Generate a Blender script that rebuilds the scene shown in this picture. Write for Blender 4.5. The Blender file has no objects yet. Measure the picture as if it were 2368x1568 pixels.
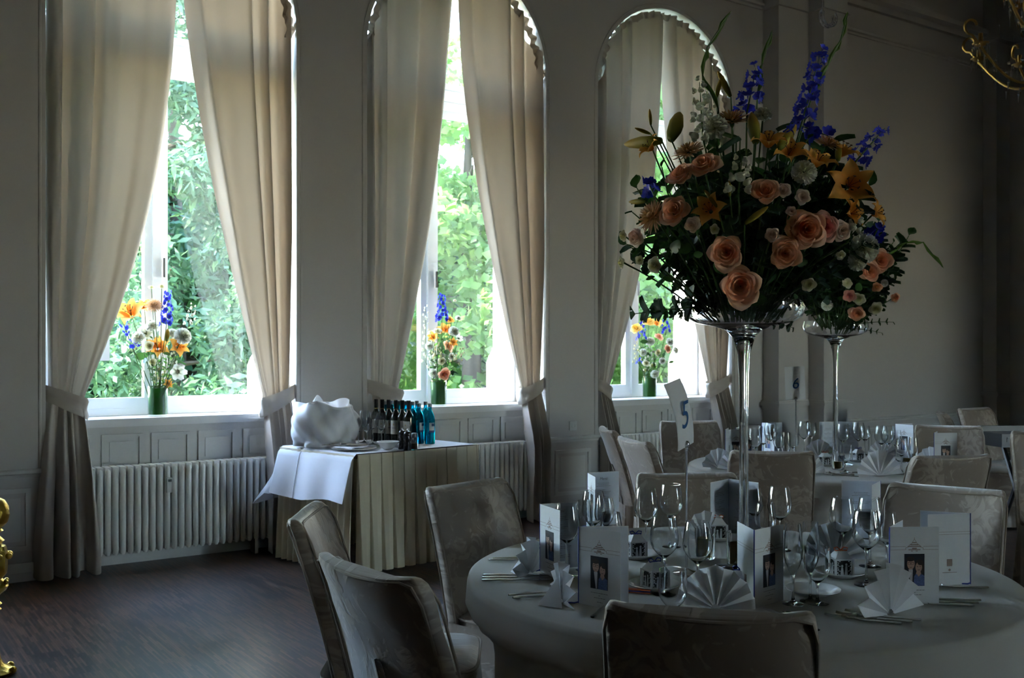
import bpy, math, random
from math import sin, cos, pi, sqrt, radians
from mathutils import Vector, Matrix
random.seed(7)
sc = bpy.context.scene
COL = sc.collection

# ------------------------------------------------------------------ camera
TH = radians(34.3); F = 2355.0; HY = 805.0; HC = 1.5       # yaw to the window wall, focal length, horizon row, eye height
CS, SN = cos(TH), sin(TH)
cam = bpy.data.cameras.new('camera'); camo = bpy.data.objects.new('camera', cam); COL.objects.link(camo)
cam.sensor_width = 36; cam.lens = 36*F/2368; cam.clip_start = .05; cam.clip_end = 300
cam.shift_y = (HY-784)/2368
camo.location = (0, 0, HC); camo.rotation_euler = (radians(90), 0, -TH)
sc.camera = camo
cam.dof.use_dof = True; cam.dof.focus_distance = 3.4; cam.dof.aperture_fstop = 10

# ------------------------------------------------------------------ world, sun, exposure
w = bpy.data.worlds.new('sky'); sc.world = w; w.use_nodes = True
nt = w.node_tree; nt.nodes.clear()
wo = nt.nodes.new('ShaderNodeOutputWorld'); bg = nt.nodes.new('ShaderNodeBackground'); sk = nt.nodes.new('ShaderNodeTexSky')
sk.sky_type = 'NISHITA'; sk.sun_disc = False; sk.sun_elevation = radians(38); sk.sun_rotation = radians(-60); sk.altitude = 100; sk.ozone_density = 1.5; sk.dust_density = .4
bg.inputs[1].default_value = 1.25
nt.links.new(sk.outputs[0], bg.inputs[0]); nt.links.new(bg.outputs[0], wo.inputs[0])
sl = bpy.data.lights.new('sun', 'SUN'); so = bpy.data.objects.new('sun', sl); COL.objects.link(so)
sl.energy = 7.5; sl.angle = radians(.6); sl.color = (1, .93, .8)
so.location = (-8, 14, 14)
so.rotation_euler = Vector((-.88, .20, .60)).to_track_quat('Z', 'Y').to_euler()
vs = sc.view_settings
sc.display_settings.display_device = 'sRGB'
vs.view_transform = 'Standard'; vs.look = 'None'; vs.gamma = 1; vs.use_curve_mapping = False
vs.exposure = 3.0
sc.cycles.use_denoising = True
sc.cycles.max_bounces = 8; sc.cycles.diffuse_bounces = 4; sc.cycles.glossy_bounces = 4
sc.cycles.transmission_bounces = 9; sc.cycles.transparent_max_bounces = 12
sc.cycles.use_adaptive_sampling = True; sc.cycles.adaptive_threshold = .05
sc.cycles.sample_clamp_indirect = 6
sc.cycles.caustics_reflective = False; sc.cycles.caustics_refractive = False

# ------------------------------------------------------------------ helpers
def at(px, py, z):                       # pixel + height -> world point
    fw = F*(HC-z)/(py-HY); u = (px-1184)/F
    return Vector((fw*(u*CS+SN), fw*(CS-u*SN), z))
def atf(px, py, fw):                     # pixel + distance -> world point
    u = (px-1184)/F
    return Vector((fw*(u*CS+SN), fw*(CS-u*SN), HC+(HY-py)*fw/F))
def wallx(px, y):                        # world x where the pixel column meets the plane y
    u = (px-1184)/F
    return y*(u*CS+SN)/(CS-u*SN)
FWD = Vector((SN, CS, 0)); RGT = Vector((CS, -SN, 0)); UP = Vector((0, 0, 1))

class G:
    def __init__(s): s.v = []; s.f = []; s.c = []
    def add(s, v, f, M=None):
        o = len(s.v)
        s.v += [tuple(M @ Vector(p)) for p in v] if M is not None else [tuple(p) for p in v]
        s.f += [tuple(i+o for i in q) for q in f]; return s
    def box(s, x0, y0, z0, x1, y1, z1, M=None):
        v = [(x, y, z) for z in (z0, z1) for y in (y0, y1) for x in (x0, x1)]
        return s.add(v, [(0, 2, 3, 1), (4, 5, 7, 6), (0, 1, 5, 4), (2, 6, 7, 3), (0, 4, 6, 2), (1, 3, 7, 5)], M)
    def grid(s, fn, nu, nv, cu=False, cv=False, M=None):
        v = [fn(i/(nu if cu else nu-1), j/(nv if cv else nv-1)) for j in range(nv) for i in range(nu)]
        f = []
        for j in range(nv if cv else nv-1):
            for i in range(nu if cu else nu-1):
                a = j*nu+i; b = j*nu+(i+1) % nu; c = ((j+1) % nv)*nu+(i+1) % nu; d = ((j+1) % nv)*nu+i
                f.append((a, b, c, d))
        return s.add(v, f, M)
    def lathe(s, prof, n=24, M=None, cap=False):
        v = [(r*cos(2*pi*i/n), r*sin(2*pi*i/n), z) for r, z in prof for i in range(n)]
        f = [(j*n+i, j*n+(i+1) % n, (j+1)*n+(i+1) % n, (j+1)*n+i) for j in range(len(prof)-1) for i in range(n)]
        if cap: f += [tuple(range(n-1, -1, -1)), tuple(range((len(prof)-1)*n, len(prof)*n))]
        return s.add(v, f, M)
    def tube(s, pts, r, n=8, M=None, cap=True):
        pts = [Vector(p) for p in pts]; k = len(pts); rr = r if isinstance(r, (list, tuple)) else [r]*k
        v = []; ref = None
        for i, p in enumerate(pts):
            t = (pts[min(i+1, k-1)]-pts[max(i-1, 0)])
            t = t.normalized() if t.length > 1e-9 else Vector((0, 0, 1))
            if ref is None: ref = Vector((1, 0, 0)) if abs(t.x) < .8 else Vector((0, 1, 0))
            a = (ref-t*ref.dot(t)).normalized(); b = t.cross(a); ref = a
            v += [tuple(p+(a*cos(2*pi*q/n)+b*sin(2*pi*q/n))*rr[i]) for q in range(n)]
        f = [(j*n+i, j*n+(i+1) % n, (j+1)*n+(i+1) % n, (j+1)*n+i) for j in range(k-1) for i in range(n)]
        if cap: f += [tuple(range(n-1, -1, -1)), tuple(range((k-1)*n, k*n))]
        return s.add(v, f, M)
    def ball(s, c, r, n=10, m=7, M=None):
        rx, ry, rz = r if isinstance(r, (tuple, list)) else (r, r, r)
        return s.grid(lambda u, v: (c[0]+rx*sin(pi*v)*cos(2*pi*u), c[1]+ry*sin(pi*v)*sin(2*pi*u), c[2]-rz*cos(pi*v)), n, m, cu=True, M=M)
    def prism(s, poly, d0, d1, M=None):      # polygon in xz, extruded along y
        n = len(poly)
        v = [(x, d0, z) for x, z in poly]+[(x, d1, z) for x, z in poly]
        return s.add(v, [tuple(range(n)), tuple(range(2*n-1, n-1, -1))]+[(i, i+n, (i+1) % n+n, (i+1) % n) for i in range(n)], M)
    def mesh(s, name, ang=40):
        m = bpy.data.meshes.new(name); m.from_pydata(s.v, [], s.f); m.update()
        if ang is not None:
            m.shade_smooth(); m.set_sharp_from_angle(angle=radians(ang))
        return m
    def ob(s, name, mat, parent=None, loc=None, rot=None, ang=40):
        m = s.mesh(name, ang)
        return link(name, m, mat, parent, loc, rot)
def link(name, m, mat=None, parent=None, loc=None, rot=None, scale=None):
    if mat is not None and not m.materials:
        m.materials.append(mat)
    o = bpy.data.objects.new(name, m); COL.objects.link(o)
    if parent is not None: o.parent = parent
    if loc is not None: o.location = loc
    if rot is not None: o.rotation_euler = rot
    if scale is not None: o.scale = (scale,)*3 if isinstance(scale, (int, float)) else scale
    return o
def tag(o, label, cat, group=None, kind=None):
    o['label'] = label; o['category'] = cat
    if group: o['group'] = group
    if kind: o['kind'] = kind
    return o
def struct(o, label=None):
    o['kind'] = 'structure'
    if label: o['label'] = label
    return o
def empty(name, loc=(0, 0, 0), rz=0, rot=None):
    o = bpy.data.objects.new(name, None); COL.objects.link(o); o.location = loc
    o.rotation_euler = rot if rot is not None else (0, 0, rz); o.empty_display_size = .1
    return o
def thing(name, label, cat, loc=(0, 0, 0), rz=0, group=None, rot=None):
    return tag(empty(name, loc, rz, rot), label, cat, group)
def copy_tree(o, parent=None):
    c = o.copy(); COL.objects.link(c); c.parent = parent
    for ch in list(o.children): copy_tree(ch, c)
    return c
def frame_to(d, up=Vector((0, 0, 1))):        # rotation whose local z points along d
    return Vector(d).to_track_quat('Z', 'Y')

# ------------------------------------------------------------------ materials
def newmat(name):
    m = bpy.data.materials.new(name); m.use_nodes = True
    return m, m.node_tree, m.node_tree.nodes['Principled BSDF']
def pbr(name, col, rough=.6, metal=0, spec=.5, noise=None, bump=None, sheen=0, trans=0, coat=0):
    m, t, b = newmat(name)
    b.inputs['Base Color'].default_value = (*col, 1); b.inputs['Roughness'].default_value = rough
    b.inputs['Metallic'].default_value = metal; b.inputs['Specular IOR Level'].default_value = spec
    if sheen: b.inputs['Sheen Weight'].default_value = sheen; b.inputs['Sheen Roughness'].default_value = .4
    if coat: b.inputs['Coat Weight'].default_value = coat
    if trans: b.inputs['Transmission Weight'].default_value = trans
    tc = t.nodes.new('ShaderNodeTexCoord')
    if noise:                                  # (scale, amount) mild colour variation
        n = t.nodes.new('ShaderNodeTexNoise'); n.inputs['Scale'].default_value = noise[0]; n.inputs['Detail'].default_value = 5
        t.links.new(tc.outputs['Object'], n.inputs['Vector'])
        mx = t.nodes.new('ShaderNodeMix'); mx.data_type = 'RGBA'
        k = noise[1]
        mx.inputs[6].default_value = (*[c*(1-k) for c in col], 1); mx.inputs[7].default_value = (*[min(1, c*(1+k)) for c in col], 1)
        t.links.new(n.outputs[0], mx.inputs[0]); t.links.new(mx.outputs[2], b.inputs['Base Color'])
    if bump:
        n2 = t.nodes.new('ShaderNodeTexNoise'); n2.inputs['Scale'].default_value = bump[0]; n2.inputs['Detail'].default_value = 4
        t.links.new(tc.outputs['Object'], n2.inputs['Vector'])
        bp = t.nodes.new('ShaderNodeBump'); bp.inputs['Strength'].default_value = bump[1]; bp.inputs['Distance'].default_value = .01
        t.links.new(n2.outputs[0], bp.inputs['Height']); t.links.new(bp.outputs[0], b.inputs['Normal'])
    return m
def cloth(name, col, transl=.0, rough=.85, weave=900, bump=.15, sheen=.2, tcol=None, noise=None):
    m = pbr(name, col, rough, spec=.2, noise=noise, bump=(weave, bump), sheen=sheen)
    if transl:
        t = m.node_tree; b = t.nodes['Principled BSDF']; out = t.nodes['Material Output']
        tr = t.nodes.new('ShaderNodeBsdfTranslucent'); tr.inputs[0].default_value = (*(tcol or col), 1)
        ms = t.nodes.new('ShaderNodeMixShader'); ms.inputs[0].default_value = transl
        t.links.new(b.outputs[0], ms.inputs[1]); t.links.new(tr.outputs[0], ms.inputs[2]); t.links.new(ms.outputs[0], out.inputs[0])
    return m
def glassm(name, col=(1, 1, 1), rough=0.0, ior=1.5, thin=False):
    m = bpy.data.materials.new(name); m.use_nodes = True; t = m.node_tree; t.nodes.clear()
    out = t.nodes.new('ShaderNodeOutputMaterial')
    if not thin:
        g = t.nodes.new('ShaderNodeBsdfGlass'); g.inputs['Color'].default_value = (*col, 1); g.inputs['IOR'].default_value = ior; g.inputs['Roughness'].default_value = rough
        t.links.new(g.outputs[0], out.inputs[0])
    else:                                       # thin walled glass: straight through plus a fresnel reflection
        tr = t.nodes.new('ShaderNodeBsdfTransparent'); tr.inputs[0].default_value = (*col, 1)
        gl = t.nodes.new('ShaderNodeBsdfGlossy'); gl.inputs['Roughness'].default_value = rough
        lw = t.nodes.new('ShaderNodeLayerWeight'); lw.inputs[0].default_value = .5
        pw = t.nodes.new('ShaderNodeMath'); pw.operation = 'POWER'; pw.inputs[1].default_value = 5
        ma = t.nodes.new('ShaderNodeMath'); ma.operation = 'MULTIPLY_ADD'; ma.inputs[1].default_value = .95; ma.inputs[2].default_value = .05
        ms = t.nodes.new('ShaderNodeMixShader')
        t.links.new(lw.outputs['Facing'], pw.inputs[0]); t.links.new(pw.outputs[0], ma.inputs[0]); t.links.new(ma.outputs[0], ms.inputs[0])
        t.links.new(tr.outputs[0], ms.inputs[1]); t.links.new(gl.outputs[0], ms.inputs[2]); t.links.new(ms.outputs[0], out.inputs[0])
    return m
def leafm(name, col, tcol, var=.35, transl=.45, scale=1.2, rough=.5):
    m, t, b = newmat(name); out = t.nodes['Material Output']
    tc = t.nodes.new('ShaderNodeTexCoord'); n = t.nodes.new('ShaderNodeTexNoise'); n.inputs['Scale'].default_value = scale; n.inputs['Detail'].default_value = 6
    t.links.new(tc.outputs['Object'], n.inputs['Vector'])
    rp = t.nodes.new('ShaderNodeValToRGB'); rp.color_ramp.elements[0].position = .35; rp.color_ramp.elements[1].position = .65
    rp.color_ramp.elements[0].color = (*[c*(1-var) for c in col], 1); rp.color_ramp.elements[1].color = (*[c*(1+var) for c in col], 1)
    t.links.new(n.outputs[0], rp.inputs[0]); t.links.new(rp.outputs[0], b.inputs['Base Color'])
    b.inputs['Roughness'].default_value = rough; b.inputs['Specular IOR Level'].default_value = .3
    tr = t.nodes.new('ShaderNodeBsdfTranslucent'); tr.inputs[0].default_value = (*tcol, 1)
    ms = t.nodes.new('ShaderNodeMixShader'); ms.inputs[0].default_value = transl
    t.links.new(b.outputs[0], ms.inputs[1]); t.links.new(tr.outputs[0], ms.inputs[2]); t.links.new(ms.outputs[0], out.inputs[0])
    return m

M = {}
M['wall'] = pbr('wall_paint', (.60, .573, .545), .75, noise=(1.5, .03), bump=(60, .03))
M['wains'] = pbr('wainscot_paint', (.68, .67, .64), .55, bump=(40, .03))
M['white'] = pbr('white_lacquer', (.80, .80, .79), .35)
M['rad'] = pbr('radiator_enamel', (.86, .85, .81), .35)
M['outer'] = pbr('exterior_render', (.82, .81, .78), .9, bump=(30, .2))
M['ceil'] = pbr('ceiling_paint', (.66, .65, .63), .85)
M['curtain'] = cloth('curtain_cotton', (.50, .455, .405), .065, weave=500, bump=.08, tcol=(.68, .50, .33))
M['pane'] = glassm('window_glass', (.97, .99, .98), 0, 1.5, thin=True)
M['chrome'] = pbr('chrome', (.75, .75, .76), .12, 1)
M['silver'] = pbr('silver_cutlery', (.78, .77, .74), .18, 1)
M['black'] = pbr('black_plastic', (.012, .012, .014), .35)
M['plastic'] = pbr('white_plastic', (.72, .72, .7), .4)
def parquet():
    m, t, b = newmat('strip_parquet')
    tc = t.nodes.new('ShaderNodeTexCoord'); mp = t.nodes.new('ShaderNodeMapping'); mp.inputs['Rotation'].default_value = (0, 0, radians(90))
    br = t.nodes.new('ShaderNodeTexBrick'); br.offset = .37; br.inputs['Scale'].default_value = 1
    br.inputs['Brick Width'].default_value = .17; br.inputs['Row Height'].default_value = .011; br.inputs['Mortar Size'].default_value = .0006
    br.inputs['Color1'].default_value = (.022, .013, .009, 1); br.inputs['Color2'].default_value = (.20, .10, .055, 1); br.inputs['Mortar'].default_value = (.01, .007, .005, 1)
    br.inputs['Bias'].default_value = -.25
    n = t.nodes.new('ShaderNodeTexNoise'); n.inputs['Scale'].default_value = 3; n.inputs['Detail'].default_value = 6
    mx = t.nodes.new('ShaderNodeMix'); mx.data_type = 'RGBA'; mx.blend_type = 'MULTIPLY'; mx.inputs[0].default_value = .5
    t.links.new(tc.outputs['Object'], mp.inputs[0]); t.links.new(mp.outputs[0], br.inputs[0]); t.links.new(tc.outputs['Object'], n.inputs['Vector'])
    t.links.new(br.outputs[0], mx.inputs[6]); t.links.new(n.outputs[0], mx.inputs[7]); t.links.new(mx.outputs[2], b.inputs['Base Color'])
    rr = t.nodes.new('ShaderNodeMapRange'); rr.inputs[3].default_value = .33; rr.inputs[4].default_value = .55
    t.links.new(br.outputs[0], rr.inputs[0]); t.links.new(rr.outputs[0], b.inputs['Roughness'])
    bp = t.nodes.new('ShaderNodeBump'); bp.inputs['Strength'].default_value = .12; bp.inputs['Distance'].default_value = .002
    t.links.new(br.outputs['Fac'], bp.inputs['Height']); t.links.new(bp.outputs[0], b.inputs['Normal'])
    return m
M['floor'] = parquet()

# ------------------------------------------------------------------ room shell
YW, YG, YO = 7.175, 7.70, 8.02           # wall face, glazing plane, outer face
WX = [1.226, 3.531, 5.836]; WXA = [-1.079]+WX; WW = 1.725; RA = WW/2; ZS = 3.864; ZC = 6.0
XL, XR, YB = -12.0, 16.5, -9.0
struct(G().box(XL, YB, -.12, XR, YO, 0).ob('floor', M['floor']), 'dark brown strip parquet floor')
struct(G().box(XL, YB, ZC, XR, YO, ZC+.15).ob('ceiling', M['ceil']))
struct(G().box(XL-.2, YB, 0, XL, YO, ZC).ob('wall_left', M['wall']))
struct(G().box(XR, YB, 0, XR+.2, YO, ZC).ob('wall_right', M['wall']))
def arch_pts(xc, r, zs, n=28):
    return [(xc-r*cos(pi*i/n), zs+r*sin(pi*i/n)) for i in range(n+1)]
gw = G(); go = G()
def quad(g, pts): g.add(pts, [tuple(range(len(pts)))])
edges = [XL]+[e for x in WXA for e in (x, x+WW)]+[XR]
for gg, y, fl in ((gw, YW, 1), (go, YO, -1)):
    for i in range(0, len(edges), 2):
        quad(gg, [(edges[i], y, 0), (edges[i+1], y, 0), (edges[i+1], y, ZC), (edges[i], y, ZC)])
    for x in WXA:
        pts = arch_pts(x+RA, RA, ZS)
        for a, b in zip(pts, pts[1:]):
            quad(gg, [(a[0], y, a[1]), (b[0], y, b[1]), (b[0], y, ZC), (a[0], y, ZC)])
        if gg is go: quad(gg, [(x, y, 0), (x+WW, y, 0), (x+WW, y, 1.0), (x, y, 1.0)])
for x in WXA:
    prof = [(x, 0)]+arch_pts(x+RA, RA, ZS)+[(x+WW, 0)]
    for a, b in zip(prof, prof[1:]):
        quad(gw, [(a[0], YW, a[1]), (a[0], YG+.04, a[1]), (b[0], YG+.04, b[1]), (b[0], YW, b[1])])
        quad(go, [(a[0], YG+.04, a[1]), (a[0], YO, a[1]), (b[0], YO, b[1]), (b[0], YG+.04, b[1])])
wall = struct(gw.ob('wall_front', M['wall'], ang=30), 'grey-white wall with three arched windows')
go.ob('exterior_face', M['outer'], wall, ang=30)
gb = G(); bw = [(9.3, .47)]; ze0, ze1 = 1.0, 3.5        # unseen opening added in the back wall to let in fill light
xs = XL
for cx, hw in bw:
    gb.box(xs, YB-.3, 0, cx-hw, YB, ZC); gb.box(cx-hw, YB-.3, 0, cx+hw, YB, ze0); gb.box(cx-hw, YB-.3, ze1, cx+hw, YB, ZC); xs = cx+hw
gb.box(xs, YB-.3, 0, XR, YB, ZC)
struct(gb.ob('wall_back', M['wall']))
struct(G().box(10.3, YB, 0, 10.9, -1.5, ZC).ob('wall_shade_block', M['wall'], ang=None), 'unseen stub wall added behind the viewer to shade the far wall')  # added out of view, keeps the back opening's light off the far right wall

# dado rail, baseboard, cornice on the window wall, all parts of it
def rail(x0, x1, y, z, name, h=.05, d=.035, par=wall, mat='wains'):
    pr = [(0, 0), (-.4*d, 0), (-.55*d, .35*h), (-d, .5*h), (-d, .85*h), (-.7*d, h), (0, h)]
    g = G(); n = len(pr)
    v = [(x, y+a, z+b) for x in (x0, x1) for a, b in pr]
    g.add(v, [(i, i+1, n+i+1, n+i) for i in range(n-1)]+[tuple(range(n-1, -1, -1)), tuple(range(n, 2*n))])
    return g.ob(name, M[mat], par, ang=25)
def panel(x0, x1, z0, z1, y, name='panel_molding', par=wall, wd=.03, mat='wains'):
    g = G(); e = .014
    for (a, b, c, d) in ((x0, x1, z0, z0+wd), (x0, x1, z1-wd, z1), (x0, x0+wd, z0+wd, z1-wd), (x1-wd, x1, z0+wd, z1-wd)):
        g.box(a, y-e, c, b, y, d)
    g.box(x0+wd+.03, y-.006, z0+wd+.03, x1-wd-.03, y, z1-wd-.03)
    return g.ob(name, M[mat], par, ang=25)
piers = [(XL, WXA[0]), (WXA[0]+WW, WX[0]), (WX[0]+WW, WX[1]), (WX[1]+WW, WX[2]), (WX[2]+WW, 8.01), (8.845, 12.0), (12.6, XR)]
for i, (a, b) in enumerate(piers):
    rail(a, b, YW, .67, 'dado_rail'); rail(a, b, YW, 0, 'skirting_board', .12, .02)
    n = max(1, round((b-a)/.75)) if (b-a) > .9 else 1
    for k in range(n):
        s = (b-a)/n
        panel(a+k*s+.09, a+(k+1)*s-.09, .2, .6, YW)
    rail(a, b, YW, 4.96, 'lower_cornice', .06, .05, mat='wall'); rail(a, b, YW, 5.28, 'upper_cornice', .16, .13, mat='wall')
for x in WX:                             # window surround: a bead round the arch
    pts = [(x-.035, .72)]+arch_pts(x+RA, RA+.035, ZS)+[(x+WW+.035, .72)]
    G().tube([(a, YW, b) for a, b in pts], .010, 6).ob('arch_molding', M['wall'], wall)
for a, b in ((WXA[0], WXA[0]+WW), (WX[0], WX[0]+WW), (WX[1], WX[1]+WW), (WX[2], WX[2]+WW)):
    rail(a, b, YW, 4.96, 'lower_cornice', .06, .05, mat='wall'); rail(a, b, YW, 5.28, 'upper_cornice', .16, .13, mat='wall')
# stepped pilasters
def pilaster(name, steps, label):
    e = empty(name); struct(e, label)
    for (x0, x1, y) in steps:
        G().box(x0, y, 0, x1, YW, ZC).ob('shaft', M['wall'], e, ang=None)
        z = .88
        for k, (p, h) in enumerate(((.018, .03), (.05, .035), (.03, .02))):
            G().box(x0-p, y-p, z, x1+p, YW, z+h).ob('base_molding', M['wall'], e, ang=None); z += h
        G().box(x0-.02, y-.02, 0, x1+.02, YW, .2).ob('plinth', M['wall'], e, ang=None)
        G().box(x0-.03, y-.03, 4.96, x1+.03, YW, 5.02).ob('cornice_band', M['wall'], e, ang=None)
        G().box(x0-.1, y-.1, 5.28, x1+.1, YW, 5.44).ob('cornice_band', M['wall'], e, ang=None)
    return e
pilaster('trim_1', [(8.01, 8.467, 6.97), (8.467, 8.845, 6.777)], 'stepped pilaster between the last window and the plain wall')
pilaster('trim_2', [(12.0, 12.3, 7.0), (12.3, 12.75, 6.82)], 'stepped pilaster in the far dark corner')

# ------------------------------------------------------------------ windows
def window(i, x):
    e = struct(empty('window_%d' % (i+1), (x, YG, 0)), ['tall arched window nearest the gilded stand', 'middle arched window behind the drinks table', 'arched window behind the tall flower arrangement', 'arched window beyond the left picture edge'][i])
    xc = RA-.03; y0, y1 = -.04, .04; zt0, zt1 = 3.57, 3.79; zb = 1.045; fw = .06
    g = G(); g.box(0, y0, zb-.03, fw, y1, ZS); g.box(WW-fw, y0, zb-.03, WW, y1, ZS); g.box(fw, y0, zb-.03, WW-fw, y1, zb+.02)
    out = arch_pts(RA, RA, ZS); inn = arch_pts(RA, RA-fw, ZS)
    for k in range(len(out)-1):
        a, b, c, d = out[k], out[k+1], inn[k+1], inn[k]
        for y, r in ((y0, 1), (y1, -1)):
            q = [(p[0], y, p[1]) for p in (a, b, c, d)]; g.add(q, [(0, 1, 2, 3)])
        g.add([(d[0], y0, d[1]), (c[0], y0, c[1]), (c[0], y1, c[1]), (d[0], y1, d[1])], [(0, 1, 2, 3)])
    g.ob('frame', M['white'], e, ang=30)
    g = G(); g.box(fw, y0-.03, zt0, WW-fw, y1, zt1); g.box(fw, y0-.055, zt1-.05, WW-fw, y0-.03, zt1); g.box(fw, y0-.045, zt0+.07, WW-fw, y0-.03, zt0+.1); g.box(fw, y0-.04, zt0, WW-fw, y0-.03, zt0+.02)
    g.ob('transom', M['white'], e, ang=30)
    G().box(xc-.03, y0-.025, zb, xc+.03, y1, zt0).ob('mullion', M['white'], e, ang=30)
    G().box(xc-.03, y0, zt1, xc+.03, y1, ZS+RA-fw).ob('mullion', M['white'], e, ang=30)
    for a, b in ((fw, xc-.03), (xc+.03, WW-fw)):
        s = .055; g = G(); z0 = zb+.02; z1 = zt0
        g.box(a, y0+.005, z0, a+s, y1-.01, z1); g.box(b-s, y0+.005, z0, b, y1-.01, z1); g.box(a+s, y0+.005, z0, b-s, y1-.01, z0+.075); g.box(a+s, y0+.005, z1-.06, b-s, y1-.01, z1)
        sash = g.ob('sash', M['white'], e, ang=30)
        G().box(a+s, -.002, z0+.075, b-s, .002, z1-.06).ob('pane', M['pane'], sash, ang=None)
    G().box(xc+.036, y0-.055, 2.02, xc+.05, y0-.03, 2.16).ob('handle', M['chrome'], e)
    g = G(); pts = [(xc+.03, zt1)]+[p for p in arch_pts(RA, RA-fw, ZS) if p[0] > xc+.03 and p[1] > zt1]+[(WW-fw, zt1)]
    g.prism(pts, -.002, .002).ob('pane', M['pane'], e, ang=None)
    pts = [(fw, zt1)]+[p for p in arch_pts(RA, RA-fw, ZS) if p[0] < xc-.03 and p[1] > zt1]+[(xc-.03, zt1)]
    G().prism(pts, -.002, .002).ob('pane', M['pane'], e, ang=None)
    # sill board, panelled niche under it, exterior stop stones
    g = G(); ys = 7.325-YG
    g.box(.002, ys, .975, WW-.002, y1, 1.012); g.box(.002, ys+.02, .955, WW-.002, ys+.05, .975)
    g.ob('sill', M['white'], e, ang=30)
    G().box(.002, 7.40-YG, 0, WW-.002, .2, .975).ob('niche_back', M['wains'], e, ang=None)
    yb = 7.40-YG
    for k in range(5):
        s = (WW-.06)/5; panel(.03+k*s+.03, .03+(k+1)*s-.03, .66, .9, yb, 'niche_panel', e, .022)
    for k in range(5):
        s = (WW-.06)/5; panel(.03+k*s+.03, .03+(k+1)*s-.03, .16, .6, yb, 'niche_panel', e, .022)
    G().box(.002, yb-.02, 0, WW-.002, yb, .1).ob('skirting_board', M['wains'], e)
    for sx in (0, 1):
        pr = [(0, 1.0), (.075, 1.0), (.075, 1.36), (.05, 1.42), (0, 1.5)]
        if sx: pr = [(WW-a, b) for a, b in pr]
        G().prism(pr, .06, YO-YG).ob('stone_stop', M['outer'], e, ang=None)
    G().box(.0, y1, .93, WW, YO-YG+.06, 1.0).ob('outer_sill', M['outer'], e, ang=None)
    return e
WIN = [window(i, x) for i, x in enumerate(WX+WXA[:1])]

# ------------------------------------------------------------------ radiators
def radiator(x):
    r = thing('radiator', '', 'radiator', (x+.17, 7.20, 0)); n = 28; p = .0493
    g = G()                                 # one column section: rounded front profile, four tubes deep
    prof = []
    for k in range(9): a = pi*k/8; prof.append((.019*cos(a), -.012*sin(a)))
    for yy in (0, .05, .1):
        pts = [(0, yy+.012, .10), (0, yy+.005, .13), (0, yy+.005, .66), (0, yy+.014, .69)]
        g.tube(pts, [.013, .0205, .0205, .014], 8)
    g.box(-.019, -.004, .655, .019, .118, .694); g.box(-.018, .0, .11, .018, .115, .14)
    m = g.mesh('fin', 50); m.materials.append(M['rad'])
    for k in range(n): link('fin', m, None, r, ((k+.5)*p, 0, 0))
    G().tube([(0, .06, .67), (n*p, .06, .67)], .014, 8).ob('header_pipe', M['rad'], r)
    G().tube([(0, .06, .125), (n*p, .06, .125)], .014, 8).ob('header_pipe', M['rad'], r)
    h = G().box(12.2*p, -.045, .50, 12.2*p+.036, -.012, .60).ob('heat_meter', M['plastic'], r)
    G().box(12.2*p+.006, -.048, .575, 12.2*p+.03, -.044, .592).ob('display', M['black'], h)
    for k in (2.5, n-2.5): G().box(k*p-.012, .0, 0, k*p+.012, .1, .115).ob('foot', M['rad'], r)
    return r
rads = [radiator(x) for x in WX]
for r, l in zip(rads, ('white ribbed radiator under the window nearest the gilded stand', 'white ribbed radiator behind the drinks table', 'white ribbed radiator behind the covered chairs in the far niche')): r['label'] = l; r['group'] = 'radiators in the window niches'

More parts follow.
